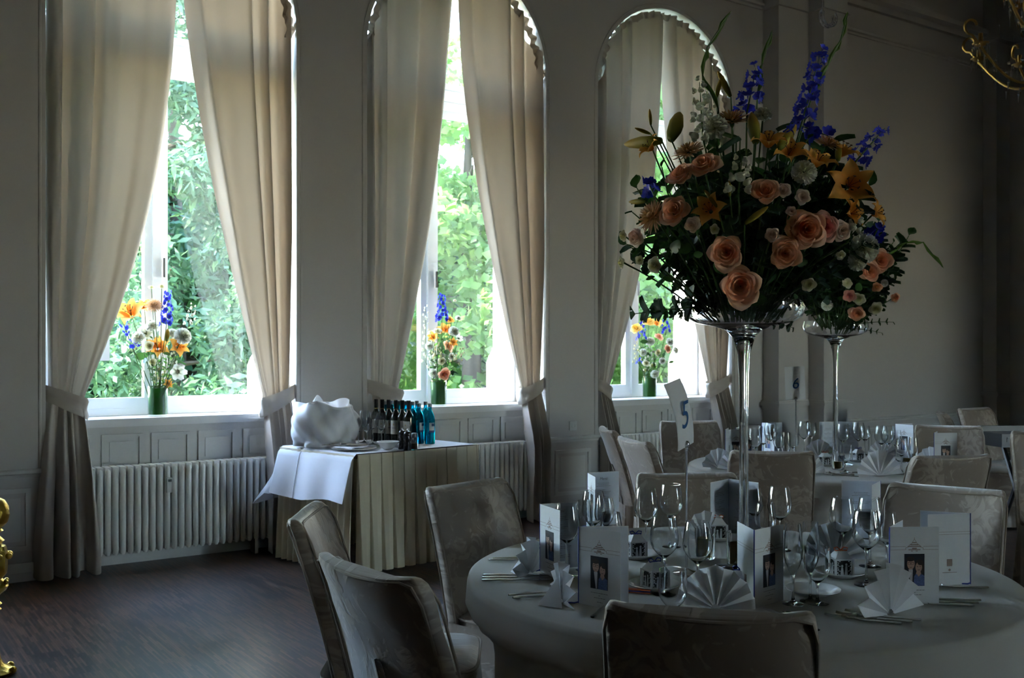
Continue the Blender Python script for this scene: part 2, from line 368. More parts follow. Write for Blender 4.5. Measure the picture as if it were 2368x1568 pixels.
# ------------------------------------------------------------------ curtains
def curtain(wi, side, e, wt, bot, label, nf=6, ph=0.0, apex=0.0, zt=1.15, hookz=.08):
    x0 = WXA[wi+1]; xc = x0+RA+apex; sg = 1 if side < 0 else -1
    xo = x0+.012 if side < 0 else x0+WW-.012
    c = thing('curtain', label, 'curtain', (xo, 7.235, 0), 0, 'cream curtains tied back at the arched windows')
    rr = RA-.03
    def pt(s, t, raw=False):
        # s: 0 outer edge .. 1 inner edge;  t: -1 floor .. 0 tie .. 1 top
        a = s*pi/2
        xt = (x0+RA)+sg*(-rr*cos(a))+apex*s; ztop = ZS-.05+(rr+.03)*sin(a)
        xb = xo+sg*(.015+s*wt); zb = zt+hookz*(1-s)*.9
        f = nf*2*pi*(s+.045*sin(2*pi*s*1.7+ph)+.03*sin(2*pi*s*3.1+2*ph))+ph
        if t >= 0:
            k = 1-(1-t)**e
            x = xb+(xt-xb)*k; z = zb+(ztop-zb)*t
            amp = (.02+.09*min(1, t*2.5)*(1-.3*t))*(.7+.45*sin(5*s+ph))
            tw = .35*sin(3*t+s*5+ph)
            y = amp*sin(f+tw)+.006*sin(2.7*f+4*t)-.03*sin(pi*min(1, t*1.3))*s
            x += .016*cos(f+tw)*min(1, t*3)
        else:
            q = -t; b0, b1 = bot
            xbot = xo+sg*(b0+(b1-b0)*s)
            k = min(1, q*1.15)**.75
            x = xb+(xbot-xb)*k; z = zb+(.018+.01*sin(f)-zb)*q
            amp = .018+.04*min(1, q*3)
            y = amp*sin(f+.5*sin(4*q+ph))+.008*sin(2.3*f+3*q)-.118*min(1, q*2.3)
            x += .012*cos(f)*q
        # stay inside the reveal / in front of the wall
        return (x-xo, y, z)
    G().grid(lambda u, v: pt(u, 2*v-1), 110, 76).ob('drape', M['curtain'], c, ang=None).data.shade_smooth()
    def head(u, v):                              # gathered heading: scallops round the arch
        a = u*pi/2; sc_ = abs(sin(u*26)); rad = rr+.012+.02*sc_-v*.06
        return ((x0+RA)+sg*(-rad*cos(a))+apex*u-xo, -.022+.02*sin(u*104)*(1-v*.6)+.01*v, ZS-.05+(rad+.03)*sin(a))
    G().grid(head, 210, 5).ob('heading', M['curtain'], c, ang=None).data.shade_smooth()
    def band(u, v):
        a = 2*pi*u; cx_ = .015+wt/2; rx = wt/2+.03; ry = .075
        x = sg*(cx_+rx*cos(a)); y = ry*sin(a)*(1-.12*sin(pi*v))-.005
        z = zt+(v-.5)*(.125+.02*cos(a))-hookz*.75*cos(a)
        k = 1+.025*sin(3*pi*v)+.02*sin(5*a+4*v)+.012*sin(11*a)
        return (x*k, y*k, z)
    G().grid(band, 40, 7, cu=True).ob('tieback', M['curtain'], c, ang=None).data.shade_smooth()
    return c
curtain(0, -1, 2.3, .21, (-.09, .30), 'cream tied-back curtain at the far left beside the gilded stand', 4, .4)
curtain(0, 1, 1.62, .20, (-.02, .24), 'cream tied-back curtain just left of the wrapped wine cooler', 4, 1.2, zt=1.12)
curtain(1, -1, 1.65, .28, (-.02, .30), 'cream tied-back curtain behind the dark wine bottles', 4, 2.2)
curtain(1, 1, 1.85, .19, (-.02, .22), 'cream tied-back curtain right of the drinks table radiator', 4, .9, zt=1.14)
curtain(2, -1, 1.9, .14, (.0, .2), 'cream tied-back curtain left of the tall flower arrangement', 4, .2, zt=1.12, apex=-.02)
curtain(2, 1, 1.75, .24, (-.02, .24), 'cream tied-back curtain behind the tall glass stem', 5, 1.7, zt=1.14, apex=-.02)

curtain(-1, -1, 1.9, .22, (-.05, .28), 'cream curtain at the window beyond the left picture edge, far side', 4, .8)
curtain(-1, 1, 1.8, .20, (-.02, .24), 'cream curtain at the window beyond the left picture edge, near side', 4, 1.9)
# ------------------------------------------------------------------ garden
lawn = struct(G().box(-30, YO+.02, -.5, 50, 45, -.35).ob('ground_lawn', pbr('lawn', (.06, .12, .02), .9, noise=(3, .5))), 'lawn outside the windows')
lawn.name = 'lawn'
def leaf_cloud(n, blobs, size, rnd, droop=0):
    g = G()
    for _ in range(n):
        c, r = blobs[rnd.randrange(len(blobs))]
        while True:
            p = Vector((rnd.uniform(-1, 1), rnd.uniform(-1, 1), rnd.uniform(-1, 1)))
            if .3 < p.length < 1: break
        q = Vector(c)+Vector((p.x*r[0], p.y*r[1], p.z*r[2]))
        d = Vector((rnd.gauss(0, 1), rnd.gauss(0, 1), rnd.gauss(0, .6)-droop)).normalized()
        s = d.cross(Vector((rnd.gauss(0, 1), rnd.gauss(0, 1), rnd.gauss(0, 1)))).normalized()
        L = size*rnd.uniform(.6, 1.4); W = L*(.34 if not droop else .16)
        o = len(g.v)
        g.v += [tuple(q), tuple(q+d*L*.5+s*W), tuple(q+d*L), tuple(q+d*L*.5-s*W)]
        g.f.append((o, o+1, o+2, o+3))
    return g
L1 = leafm('conifer_needles', (.045, .095, .055), (.11, .22, .09), .5, .35, .9)
L2 = leafm('broad_leaves', (.075, .15, .05), (.30, .45, .11), .4, .5, .8)
L3 = leafm('hedge_leaves', (.03, .09, .035), (.1, .25, .05), .5, .3, .7)
BARK = pbr('bark', (.06, .045, .03), .9, bump=(20, .5))
def tree(x, y, h, blobs, n, size, mat, label, cat, seed, droop=0, name='tree'):
    rnd = random.Random(seed); t = thing(name, label, cat, (x, y, -.36), 0, 'trees in the garden')
    g = G(); g.tube([(0, 0, 0), (.05, .02, h*.3), (-.03, .05, h*.6), (0, 0, h*.9)], [.17, .13, .09, .03], 10)
    for k in range(9):
        a = k*2.4; z = h*(.2+.07*k); L = .9*(1-.05*k)
        g.tube([(0, 0, z), (cos(a)*L*.5, sin(a)*L*.5, z+.15), (cos(a)*L, sin(a)*L, z+.2)], [.04, .03, .01], 6)
    g.ob('trunk', BARK, t)
    f = leaf_cloud(n, blobs(rnd, h), size, rnd, droop).ob('foliage', mat, t, ang=None); f['kind'] = 'stuff'
    return t
def conif(rw):
    def b(rnd, h):
        out = []
        for k in range(150):
            z = rnd.uniform(.02, 1); a = rnd.uniform(0, 2*pi); r = rw*(1-.75*z)*sqrt(rnd.uniform(.2, 1))
            out.append(((r*cos(a), r*sin(a), z*h), (.42, .42, .26)))
        return out
    return b
def broad(rw):
    def b(rnd, h):
        out = []
        for k in range(110):
            z = rnd.uniform(.06, 1); a = rnd.uniform(0, 2*pi); r = rw*sqrt(rnd.uniform(.1, 1))*sqrt(max(.05, 1-(2*abs(z-.5))**2.5))
            out.append(((r*cos(a), r*sin(a), z*h), (.5, .5, .34)))
        return out
    return b
tree(3.3, 12.6, 7.6, conif(2.3), 30000, .16, L1, 'dark green conifer seen through the window nearest the gilded stand', 'tree', 1, .6, 'conifer_tree')
tree(6.2, 15.2, 8.2, conif(2.0), 15000, .19, L1, 'drooping conifer behind the leafy tree in the middle window', 'tree', 2, 1.2, 'conifer_tree')
tree(7.6, 12.2, 6.0, broad(2.0), 24000, .15, L2, 'sunlit leafy tree seen through the middle window', 'tree', 3)
tree(11.4, 12.2, 6.4, broad(2.2), 22000, .16, L2, 'sunlit leafy tree seen through the third window', 'tree', 4)
tree(2.0, 17.2, 9.5, conif(2.6), 13000, .24, L1, 'tall conifer filling the gap behind the nearest conifer', 'tree', 11, .5, 'conifer_tree')
tree(5.0, 17.4, 9.5, conif(2.6), 13000, .24, L1, 'tall conifer between the first and middle window views', 'tree', 12, .5, 'conifer_tree')
tree(15.5, 14.4, 6.8, broad(2.3), 12000, .2, L2, 'leafy tree at the far end of the garden', 'tree', 6)
def hedge():
    rnd = random.Random(9); t = thing('hedge', 'dark tall hedge closing the garden behind the trees', 'hedge', (8, 18.5, -.36))
    bl = [((rnd.uniform(-7, 15), rnd.uniform(-.8, .8), rnd.uniform(.1, 4.6)), (.9, .7, .6)) for _ in range(270)]
    f = leaf_cloud(36000, bl, .3, rnd).ob('foliage', L3, t, ang=None); f['kind'] = 'stuff'
    G().box(-7, -.25, 0, 15, .25, 4.2).ob('twig_core', BARK, t, ang=None)
hedge()
# ================================================================== furniture
M['linen'] = cloth('white_linen', (.85, .85, .87), .12, weave=700, bump=.08)
M['skirt'] = cloth('cream_skirting', (.80, .72, .55), .12, weave=600, bump=.06)
M['tcloth'] = cloth('ivory_tablecloth', (.42, .39, .335), .0, weave=900, bump=.1)
M['wood'] = pbr('dark_wood', (.09, .05, .03), .5, noise=(8, .4))
def velvet():
    m, t, b = newmat('champagne_velvet')
    tc = t.nodes.new('ShaderNodeTexCoord'); mp = t.nodes.new('ShaderNodeMapping'); mp.inputs['Scale'].default_value = (1, .35, 1)
    t.links.new(tc.outputs['Object'], mp.inputs[0])
    n = t.nodes.new('ShaderNodeTexNoise'); n.inputs['Scale'].default_value = 10; n.inputs['Detail'].default_value = 3; n.inputs['Distortion'].default_value = 2.6
    vo = t.nodes.new('ShaderNodeTexVoronoi'); vo.inputs['Scale'].default_value = 6; vo.feature = 'SMOOTH_F1'
    for q in (n, vo): t.links.new(mp.outputs[0], q.inputs['Vector'])
    v2 = t.nodes.new('ShaderNodeMath'); v2.operation = 'MULTIPLY'; v2.inputs[1].default_value = .35; t.links.new(vo.outputs['Distance'], v2.inputs[0])
    a2 = t.nodes.new('ShaderNodeMath'); a2.operation = 'SUBTRACT'; t.links.new(n.outputs[0], a2.inputs[0]); t.links.new(v2.outputs[0], a2.inputs[1])
    r = t.nodes.new('ShaderNodeValToRGB'); r.color_ramp.elements[0].position = .36; r.color_ramp.elements[1].position = .44
    t.links.new(a2.outputs[0], r.inputs[0])
    mx = t.nodes.new('ShaderNodeMix'); mx.data_type = 'RGBA'; mx.inputs[6].default_value = (.33, .265, .21, 1); mx.inputs[7].default_value = (.45, .375, .305, 1)
    t.links.new(r.outputs[0], mx.inputs[0]); t.links.new(mx.outputs[2], b.inputs['Base Color'])
    rr = t.nodes.new('ShaderNodeMapRange'); rr.inputs[3].default_value = .42; rr.inputs[4].default_value = .62
    t.links.new(r.outputs[0], rr.inputs[0]); t.links.new(rr.outputs[0], b.inputs['Roughness'])
    b.inputs['Sheen Weight'].default_value = .45; b.inputs['Sheen Roughness'].default_value = .35
    n3 = t.nodes.new('ShaderNodeTexNoise'); n3.inputs['Scale'].default_value = 14; t.links.new(mp.outputs[0], n3.inputs['Vector'])
    ad = t.nodes.new('ShaderNodeMath'); ad.operation = 'MULTIPLY_ADD'; ad.inputs[1].default_value = .25; t.links.new(r.outputs[0], ad.inputs[0]); t.links.new(n3.outputs[0], ad.inputs[2])
    bp = t.nodes.new('ShaderNodeBump'); bp.inputs['Strength'].default_value = .35; bp.inputs['Distance'].default_value = .008
    t.links.new(ad.outputs[0], bp.inputs['Height']); t.links.new(bp.outputs[0], b.inputs['Normal'])
    return m
M['velvet'] = velvet()
M['piping'] = cloth('velvet_piping', (.34, .28, .225), 0, sheen=.3)

# ------------------------------------------------------------------ covered chairs
def super_loop(a, b, n, e=5):
    out = []
    for i in range(n):
        t = 2*pi*i/n; c, s = cos(t), sin(t)
        out.append((a*abs(c)**(2/e)*(1 if c >= 0 else -1), b*abs(s)**(2/e)*(1 if s >= 0 else -1)))
    return out
def chair_proto():
    e = thing('banquet_chair', '', 'chair')
    HW = .225; zt = .945; n = 56
    def yb(z): return -.21-.10*max(0, (z-.42))/.5-.05*max(0, (z-.42)/.5)**2     # outer lean of the back
    g = G(); rows = []
    zs = [.40, .47, .54, .61, .68, .75, .81, .86, .90, .925, .938, .943]
    for k, z in enumerate(zs):
        sh = [0]*9+[.004, .012, .022]; sb = [1]*9+[.92, .7, .35]
        a = HW+.01*(1-(z-.4)/.55)-sh[k]; b = .030*sb[k]
        loop = super_loop(a, b, n, 6)
        for x, y in loop:
            dz = .018*(x/HW)**2*((z-.4)/.545)**3-.008*((z-.4)/.545)**3
            w_ = .003*sin(23*x+9*z)+.0025*sin(41*z+13*x)
            rows.append((x, yb(z)+y-.028*(x/HW)**2*-1+w_, z+dz))
    f = [(k*n+i, k*n+(i+1) % n, (k+1)*n+(i+1) % n, (k+1)*n+i) for k in range(len(zs)-1) for i in range(n)]
    f.append(tuple(range((len(zs)-1)*n, len(zs)*n)))
    g.add(rows, f); g.ob('backrest', M['velvet'], e, ang=50)
    # seat cushion
    g = G()
    for z, d in ((.40, .01), (.44, 0), (.465, .006), (.475, .03)):
        g.v += [(x, .02+y, z+(.006*cos(7*x)*cos(6*y) if z > .46 else 0)) for x, y in super_loop(.225-d, .225-d, 40, 6)]
    g.f = [(k*40+i, k*40+(i+1) % 40, (k+1)*40+(i+1) % 40, (k+1)*40+i) for k in range(3) for i in range(40)]+[tuple(range(120, 160))]
    g.ob('seat', M['velvet'], e, ang=50)
    # skirt to the floor with soft corner pleats
    N = 160; base = super_loop(.235, .245, N, 7)
    def sk(u, v):
        i = int(round(u*N)) % N; x, y = base[i]; k = v
        a = 2*pi*u; fold = .016*k*sin(16*a)+.01*k*sin(23*a+1.3)
        r = 1+.10*k+fold*3
        yy = y*r-.005
        if y < -.15: yy -= .02*(1-k)
        return (x*r, yy, .445-.425*v)
    G().grid(sk, N, 8, cu=True).ob('skirt', M['velvet'], e, ang=60)
    # inverted pleat down the middle of the back
    def pl(u, v):
        z = .70-.66*v; wd = .002+.035*v
        p = [(-wd-.02, 0), (-wd, -.004), (-.004, .006), (0, .006), (.004, .006), (wd, -.004), (wd+.02, 0)][int(round(u*6))]
        y0 = (yb(z)-.034) if z > .42 else (-.244-.03*(.42-z)/.42-.004)
        return (p[0], y0+p[1]-.003, z)
    G().grid(pl, 7, 12).ob('back_pleat', M['velvet'], e, ang=20)
    # piping: front and back edge of the backrest, seat front
    for sy in (-1, 1):
        pts = []
        for z in (.42, .52, .62, .72, .80, .87): pts.append((-HW-.006*(1-(z-.4)/.55), yb(z)+.028+sy*.026, z+.018*((z-.4)/.545)**3))
        for q in range(13):
            x = -HW+.012+(2*HW-.024)*q/12; pts.append((x, yb(.925)+.028*(x/HW)**2+sy*.024, .925+.018*(x/HW)**2-.008+(-.006 if q in (0, 12) else .006)))
        for z in (.87, .80, .72, .62, .52, .42): pts.append((HW+.006*(1-(z-.4)/.55), yb(z)+.028+sy*.026, z+.018*((z-.4)/.545)**3))
        G().tube(pts, .0045, 6).ob('piping', M['piping'], e)
    loop = [(x, .02+y, .462) for x, y in super_loop(.226, .226, 40, 6)]; loop.append(loop[0])
    G().tube(loop, .0045, 6).ob('piping', M['piping'], e)
    for sx in (-1, 1):
        for sy in (-1, 1): G().box(sx*.19-.018, sy*.19-.018+.01, 0, sx*.19+.018, sy*.19+.018+.01, .42).ob('leg', M['wood'], e)
    return e
CH = chair_proto(); first = [True]; CHAIRS = []
def rf(r, f, z=0): return RGT*r+FWD*f+UP*z
def chair(r, f, dr, df, label, group, top=.945):
    """(r, f): middle of the back's top edge, right of / ahead of the eye; (dr, df): where the sitter looks"""
    o = CH if first[0] else copy_tree(CH); first[0] = False
    d = (RGT*dr+FWD*df).normalized(); a = math.atan2(d.y, d.x)-pi/2
    p = rf(r, f)+d*.345
    o.location = (p.x, p.y, 0); o.rotation_euler = (0, 0, a); o.scale = (1, 1, top/.945)
    o['label'] = label; o['group'] = group; CHAIRS.append((p, d))
    return o
g5, g6 = 'covered chairs round the near table', 'covered chairs round the far table'
chair(.42, 2.18, .24, .97, 'beige velvet covered chair in front of the near table, back to the viewer', g5)
chair(-.37, 2.60, .75, .66, 'beige velvet covered chair, front left of the near table, nearest the bare floor', g5)
chair(-.70, 3.47, .995, .0, 'beige velvet covered chair seen edge-on before the cream table skirt', g5)
chair(-.19, 4.19, .73, -.68, 'beige velvet covered chair facing the viewer before the drinks table', g5)
chair(.77, 4.50, .05, -1, 'beige velvet covered chair behind the near table and the number card', g5)
chair(1.735, 4.07, -.63, -.78, 'taupe covered chair behind the two menus right of the near table', g5)
chair(1.40, 5.48, .12, .99, 'rumpled brown velvet chair back just right of the tall glass stem', g6)
chair(2.28, 5.27, -.2, .98, 'pinkish damask chair back with lace-like flowers, right of the far table', g6)
chair(.74, 6.20, .96, .28, 'silvery velvet chair back with a pleat in front of the far radiator', g6)
chair(.66, 7.02, .99, .08, 'covered chair half hidden behind the silvery chair by the far window', g6)
chair(1.34, 7.74, .1, -.99, 'covered chair before the far radiator facing the far table', g6)
chair(3.11, 7.26, -.3, -.95, 'white damask covered chair behind the far table beside the keyboard', g6)
chair(3.22, 6.10, -.12, -1, 'crumpled velvet chair cut off by the picture edge with a booklet on it', 'covered chairs at other tables', 1.0)
chair(3.72, 8.80, .95, -.3, 'narrow white chair seen edge-on far behind the far table', 'covered chairs at other tables')
chair(4.26, 9.40, .5, -.86, 'tall beige covered chair farthest away by the dark wall', 'covered chairs at other tables')

# ------------------------------------------------------------------ round tables and cloths
TZ = .75
def round_table(c, r, label_t, label_c, seed, folds=17):
    t = thing('round_table', label_t, 'table', (c.x, c.y, 0), 0, 'round banquet tables')
    G().lathe([(0, .70), (r-.02, .70), (r-.01, .71), (r-.01, .735), (r-.02, .742), (0, .742)], 64).ob('table_top', M['wood'], t)
    for k in range(4):
        a = k*pi/2+.4; G().tube([(cos(a)*r*.55, sin(a)*r*.55, .7), (cos(a)*r*.6, sin(a)*r*.6, 0)], .02, 8).ob('leg', M['chrome'], t)
    rnd = random.Random(seed); ph = [rnd.uniform(0, 6.28) for _ in range(6)]
    def cl(u, v):
        a = 2*pi*u
        if v < .3: k = v/.3; return ((r-.012)*k*cos(a), (r-.012)*k*sin(a), TZ)
        if v < .36: q = (v-.3)/.06*pi/2; return ((r-.012+.016*sin(q))*cos(a), (r-.012+.016*sin(q))*sin(a), TZ-.016*(1-cos(q)))
        k = (v-.36)/.64
        wv = sin(folds*a+ph[0]+1.2*sin(2*a+ph[1]))+.5*sin(folds*1.6*a//1*0+9*a+ph[2])
        rad = r+.004+.03*k+.028*wv*min(1, k*1.6)**1.2
        q = Vector((rad*cos(a), rad*sin(a), TZ-.016-(TZ-.03)*k))
        for cp, cd in CHAIRS:                       # the cloth gives way where a seat is pushed in
            rel = q+c-cp; ly = rel.x*cd.x+rel.y*cd.y; lx = abs(rel.x*cd.y-rel.y*cd.x)
            if ly < .30 and lx < .36 and rel.length < 1.2:
                wz = min(1, max(0, (.66-q.z)/.12)); wl = min(1, max(0, (.36-lx)/.09)); wz = wz*wz*(3-2*wz); wl = wl*wl*(3-2*wl)
                q += cd*(.30-ly)*wz*wl
        return tuple(q)
    o = G().grid(cl, 240, 34, cu=True).ob('tablecloth', M['tcloth'], None, (c.x, c.y, 0), ang=60)
    tag(o, label_c, 'tablecloth', 'ivory tablecloths')
TC5 = rf(.745, 3.40); TC6 = rf(1.99, 6.50)
round_table(TC5, .89, 'round banquet table hidden under the near ivory cloth', 'ivory cloth hanging to the floor over the near round table', 3)
round_table(TC6, .85, 'round banquet table hidden under the far ivory cloth', 'ivory cloth hanging to the floor over the far round table', 5)

# ------------------------------------------------------------------ drinks table
C_, R_, B_, L_ = Vector((2.93, 6.11)), Vector((3.95, 6.25)), Vector((3.80, 7.04)), Vector((2.74, 6.92)); ZT = .80
def drinks_table():
    t = thing('buffet_table', 'small drinks table with a cream box-pleated skirt under the middle window', 'table', (C_.x, C_.y, 0))
    o = C_
    G().add([(*(p-o), z) for z in (.77, ZT-.004) for p in (C_, R_, B_, L_)], [(3, 2, 1, 0), (4, 5, 6, 7)]+[(i, (i+1) % 4, 4+(i+1) % 4, 4+i) for i in range(4)]).ob('table_top', M['wood'], t, ang=None)
    for p in (C_, R_, B_, L_):
        q = p+((C_+B_)/2-p)*.12-o; G().tube([(q.x, q.y, 0), (q.x, q.y, .77)], .018, 8).ob('leg', M['chrome'], t)
    def side(a, b, fn, nm, n):
        d = (b-a); L = d.length; d.normalize(); nrm = Vector((d.y, -d.x))
        def pt(u, v):
            s = u*L; off, dx = fn(s, v); p = a+d*(s+dx)+nrm*(off+.012)-o
            return (p.x, p.y, ZT-.003-(ZT-.022)*v)
        G().grid(pt, n, 14).ob(nm, M['skirt'], t, ang=35)
    def box_pleat(s, v):                    # flat panels, slits that open downwards
        p = .0927; k = (s/p) % 1; w_ = .03+.36*max(0, v-.06)
        x = abs(k-.5)*2                       # 1 at the pleat line
        notch = max(0, (x-(1-w_))/w_) if w_ > 0 else 0
        return (.005+.03*v-.055*v*notch**1.2-.006*(x > .97)+.010*v*(1-x), 0)
    def wavy(s, v):
        p = .068; f = 2*pi*s/p
        return (.01+.028*v+.021*v**.7*sin(f), 0)
    side(C_, R_, box_pleat, 'pleated_skirt', 300); side(R_, B_, wavy, 'gathered_skirt', 120); side(B_, L_, wavy, 'gathered_skirt', 120); side(L_, C_, wavy, 'gathered_skirt', 150)
    return t
drinks_table()
def white_cloth():
    e = thing('overlay_cloth', 'white linen cloth spread over the drinks table, hanging at its left', 'tablecloth', (C_.x, C_.y, ZT))
    o = C_; z0 = .004
    c2, r2, b2, l2 = C_-o, R_-o, B_-o, L_-o
    G().add([(p.x, p.y, z) for z in (.0015, z0) for p in (c2, r2, b2, l2)], [(3, 2, 1, 0), (4, 5, 6, 7)]+[(i, (i+1) % 4, 4+(i+1) % 4, 4+i) for i in range(4)]).ob('top_sheet', M['linen'], e, ang=None)
    d = (l2-c2); Ls = d.length; d.normalize(); nr = Vector((-d.y, d.x)); db = (b2-l2).normalized()
    tip = at(582, 1180, .40); tip = Vector((tip.x, tip.y))-o
    tip = atf(584, 1180, 7.30); tip = Vector((tip.x, tip.y))-o
    def drop(u, v):
        if u < .62:
            s = u/.62*Ls; top = c2+d*s; bo = top+nr*(.085+.012*sin(s*17+1)); zb = -.315-.02*u+.012*sin(s*9)
        else:
            k = (u-.62)/.38
            top = l2+db*(.30*k)
            b0 = l2+nr*.07; b1 = tip; b2_ = l2+db*.45+Vector((-db.y, db.x))*.08
            bo = b0*(1-k)**2+b1*1.9*k*(1-k)+b0*.1*k*(1-k)+b2_*k*k if False else (b0.lerp(b1, k/.55) if k < .55 else b1.lerp(b2_, (k-.55)/.45))
            zb = -.33-.09*max(0, 1-abs(k-.55)/.35)
        q = v; r_ = min(1, q*9)
        p = top.lerp(bo, q**.85)+nr*(.024*r_ if u < .62 else .024*r_*(1-(u-.62)/.38))
        return (p.x, p.y, z0+(zb-z0)*q-.0+.0*r_)
    G().grid(drop, 90, 18).ob('hanging_side', M['linen'], e, ang=None).data.shade_smooth()
    # pressed crease lines
    for k in (.43,):
        pts = []
        for j in range(12):
            x, y, z = drop(k, j/11); pts.append((x+nr.x*.003, y+nr.y*.003, z))
        G().tube(pts, .0022, 5).ob('pressed_crease', M['linen'], e)
white_cloth()

def tpt(px, fw): # point on the drinks table top
    u = (px-1184)/F
    return Vector((fw*(u*CS+SN), fw*(CS-u*SN), ZT+.004))
def cooler():
    p = Vector((2.97, 6.70, ZT+.004)); e = thing('wine_cooler', 'wine cooler wrapped in a rumpled white napkin on the drinks table', 'wine cooler', p)
    def sf(u, v):
        a = 2*pi*u
        if v < .62:
            k = v/.62; z = .012+.295*k
            r = .192+.036*sin(pi*min(1, k*1.05))**.8-.012*k
            r += .014*sin(3*a+5*k)+.022*(abs(sin(2.5*a-3*k+1))-.5)*(.4+k)+.016*(abs(sin(4.5*a+4.5*k))-.5)+.006*sin(13*a+11*k)
            r += .035*max(0, cos(a-2.6))*k*sin(pi*k)
            z += .018*sin(2*a+.6)*k+.012*sin(5*a)*k
        else:
            k = (v-.62)/.38; r = (.185+.014*sin(3*a+5)+.016*sin(5*a-5))*(1-.55*k)+.012*sin(7*a+6*k)
            z = .307-.16*k**1.5+.018*sin(2*a+.6)*(1-k)+.012*sin(5*a)*(1-k)+.03*k*sin(3*a)
        if v < .06: r = .20+.018*sin(7*a)+.012*sin(11*a)
        return (r*cos(a), r*sin(a), max(.004, z))
    G().grid(sf, 96, 46, cu=True).ob('napkin_wrap', M['linen'], e, ang=None).data.shade_smooth()
    def flap(u, v):
        return (-.02+.16*(u-.5)*(1-.4*v)+.02*sin(7*v), .05+.05*sin(pi*u)*v+.02, .17+.16*v+.03*sin(pi*u)*v-.03*(u-.5)**2*8*v)
    G().grid(flap, 16, 12).ob('napkin_corner', M['linen'], e, ang=None).data.shade_smooth()
    G().lathe([(.12, 0), (.125, .02), (.14, .23), (.135, .235), (.12, .02), (0, .015)], 32).ob('bucket', M['silver'], e)
cooler()

M['bglass'] = pbr('dark_bottle_glass', (.006, .008, .005), .06, spec=.7, coat=.6)
M['foil'] = pbr('black_foil', (.012, .012, .013), .35)
M['gold'] = pbr('gold_band', (.55, .38, .1), .3, 1)
M['label'] = pbr('cream_label', (.62, .60, .54), .7)
M['tglass'] = glassm('turquoise_glass', (.10, .72, .80), 0, 1.45)
M['cap'] = pbr('grey_cap', (.16, .17, .18), .35, .6)
M['navy'] = pbr('navy_print', (.02, .03, .10), .6)
M['glass'] = glassm('clear_glass', (.985, .99, .99), 0, 1.48)
def arc_patch(r, z0, z1, a0, a1, n=10):
    g = G(); g.grid(lambda u, v: (r*cos(a0+(a1-a0)*u), r*sin(a0+(a1-a0)*u), z0+(z1-z0)*v), n, 2); return g
def wine_proto():
    e = thing('wine_bottle', '', 'bottle')
    G().lathe([(0, 0), (.034, 0), (.0375, .004), (.0375, .185), (.036, .2), (.028, .218), (.0175, .232), (.0148, .245), (.0145, .262)], 28).ob('body', M['bglass'], e)
    G().lathe([(.0152, .245), (.0152, .305), (.0160, .306), (.0160, .312), (.014, .315), (0, .315)], 24).ob('foil_capsule', M['foil'], e)
    G().lathe([(.0156, .246), (.0156, .249)], 24).ob('gold_band', M['gold'], e)
    l = arc_patch(.0379, .065, .165, -2.5, -.8, 14).ob('paper_label', M['label'], e)
    g = G()
    g.grid(lambda u, v: (.0381*cos(-2.0+.7*u), .0381*sin(-2.0+.7*u), .108+.004*v), 8, 2); g.ob('print_line', M['cap'], l)
    G().grid(lambda u, v: (.0381*cos(-1.75+.16*u), .0381*sin(-1.75+.16*u), .13+.012*v), 4, 2).ob('print_emblem', M['gold'], l)
    return e
wp = wine_proto(); fst = [1]
WB = [(870, 7.62, 'farthest left dark wine bottle, half behind the wine glasses'), (884, 7.58, 'second dark wine bottle from the left on the drinks table'), (899, 7.54, 'third dark wine bottle from the left on the drinks table'),
      (915, 7.50, 'fourth dark wine bottle from the left on the drinks table'), (930, 7.46, 'fifth dark wine bottle from the left on the drinks table'), (945, 7.40, 'dark wine bottle with a full cream label next to the blue bottles')]
for k, (px, fw, l) in enumerate(WB):
    o = wp if k == 0 else copy_tree(wp); o.location = tpt(px, fw); o.rotation_euler.z = -TH+.15+.12*k*(-1)**k; tag(o, l, 'bottle', 'dark wine bottles on the drinks table')
def water_proto():
    e = thing('water_bottle', '', 'bottle')
    out = [(0, 0), (.034, 0), (.0375, .005), (.0375, .17), (.035, .195), (.026, .22), (.016, .24), (.0138, .255), (.0138, .275)]
    inn = [(r-.003, z) for r, z in out[::-1][:-2]]+[(.030, .006), (0, .006)]
    G().lathe(out+inn, 28).ob('body', M['tglass'], e)
    G().lathe([(.0148, .268), (.0148, .292), (.013, .294), (0, .294)], 20).ob('cap', M['cap'], e)
    l = arc_patch(.0379, .085, .155, -1.6, -.5).ob('paper_label', M['label'], e)
    arc_patch(.0381, .13, .15, -1.15, -.5).ob('navy_print', M['navy'], l); arc_patch(.0381, .085, .1, -1.6, -.5).ob('navy_print', M['navy'], l)
    return e
bp_ = water_proto()
BB = [(994, 7.40, 'turquoise water bottle standing nearest the table edge, in front'), (969, 7.42, 'turquoise water bottle beside the salt grinder'), (984, 7.66, 'turquoise water bottle directly behind the two front ones'),
      (954, 7.66, 'turquoise water bottle peeking right of the last wine bottle'), (964, 7.78, 'turquoise bottle at the back right of the wine bottles'), (938, 7.72, 'turquoise bottle neck between the fifth and last wine bottles'),
      (922, 7.74, 'turquoise bottle neck between the fourth and fifth wine bottles'), (906, 7.76, 'turquoise bottle neck between the third and fourth wine bottles'), (891, 7.74, 'turquoise bottle neck between the second and third wine bottles')]
for k, (px, fw, l) in enumerate(BB):
    o = bp_ if k == 0 else copy_tree(bp_); o.location = tpt(px, fw); o.rotation_euler.z = -TH+.2*k; tag(o, l, 'bottle', 'turquoise water bottles on the drinks table')

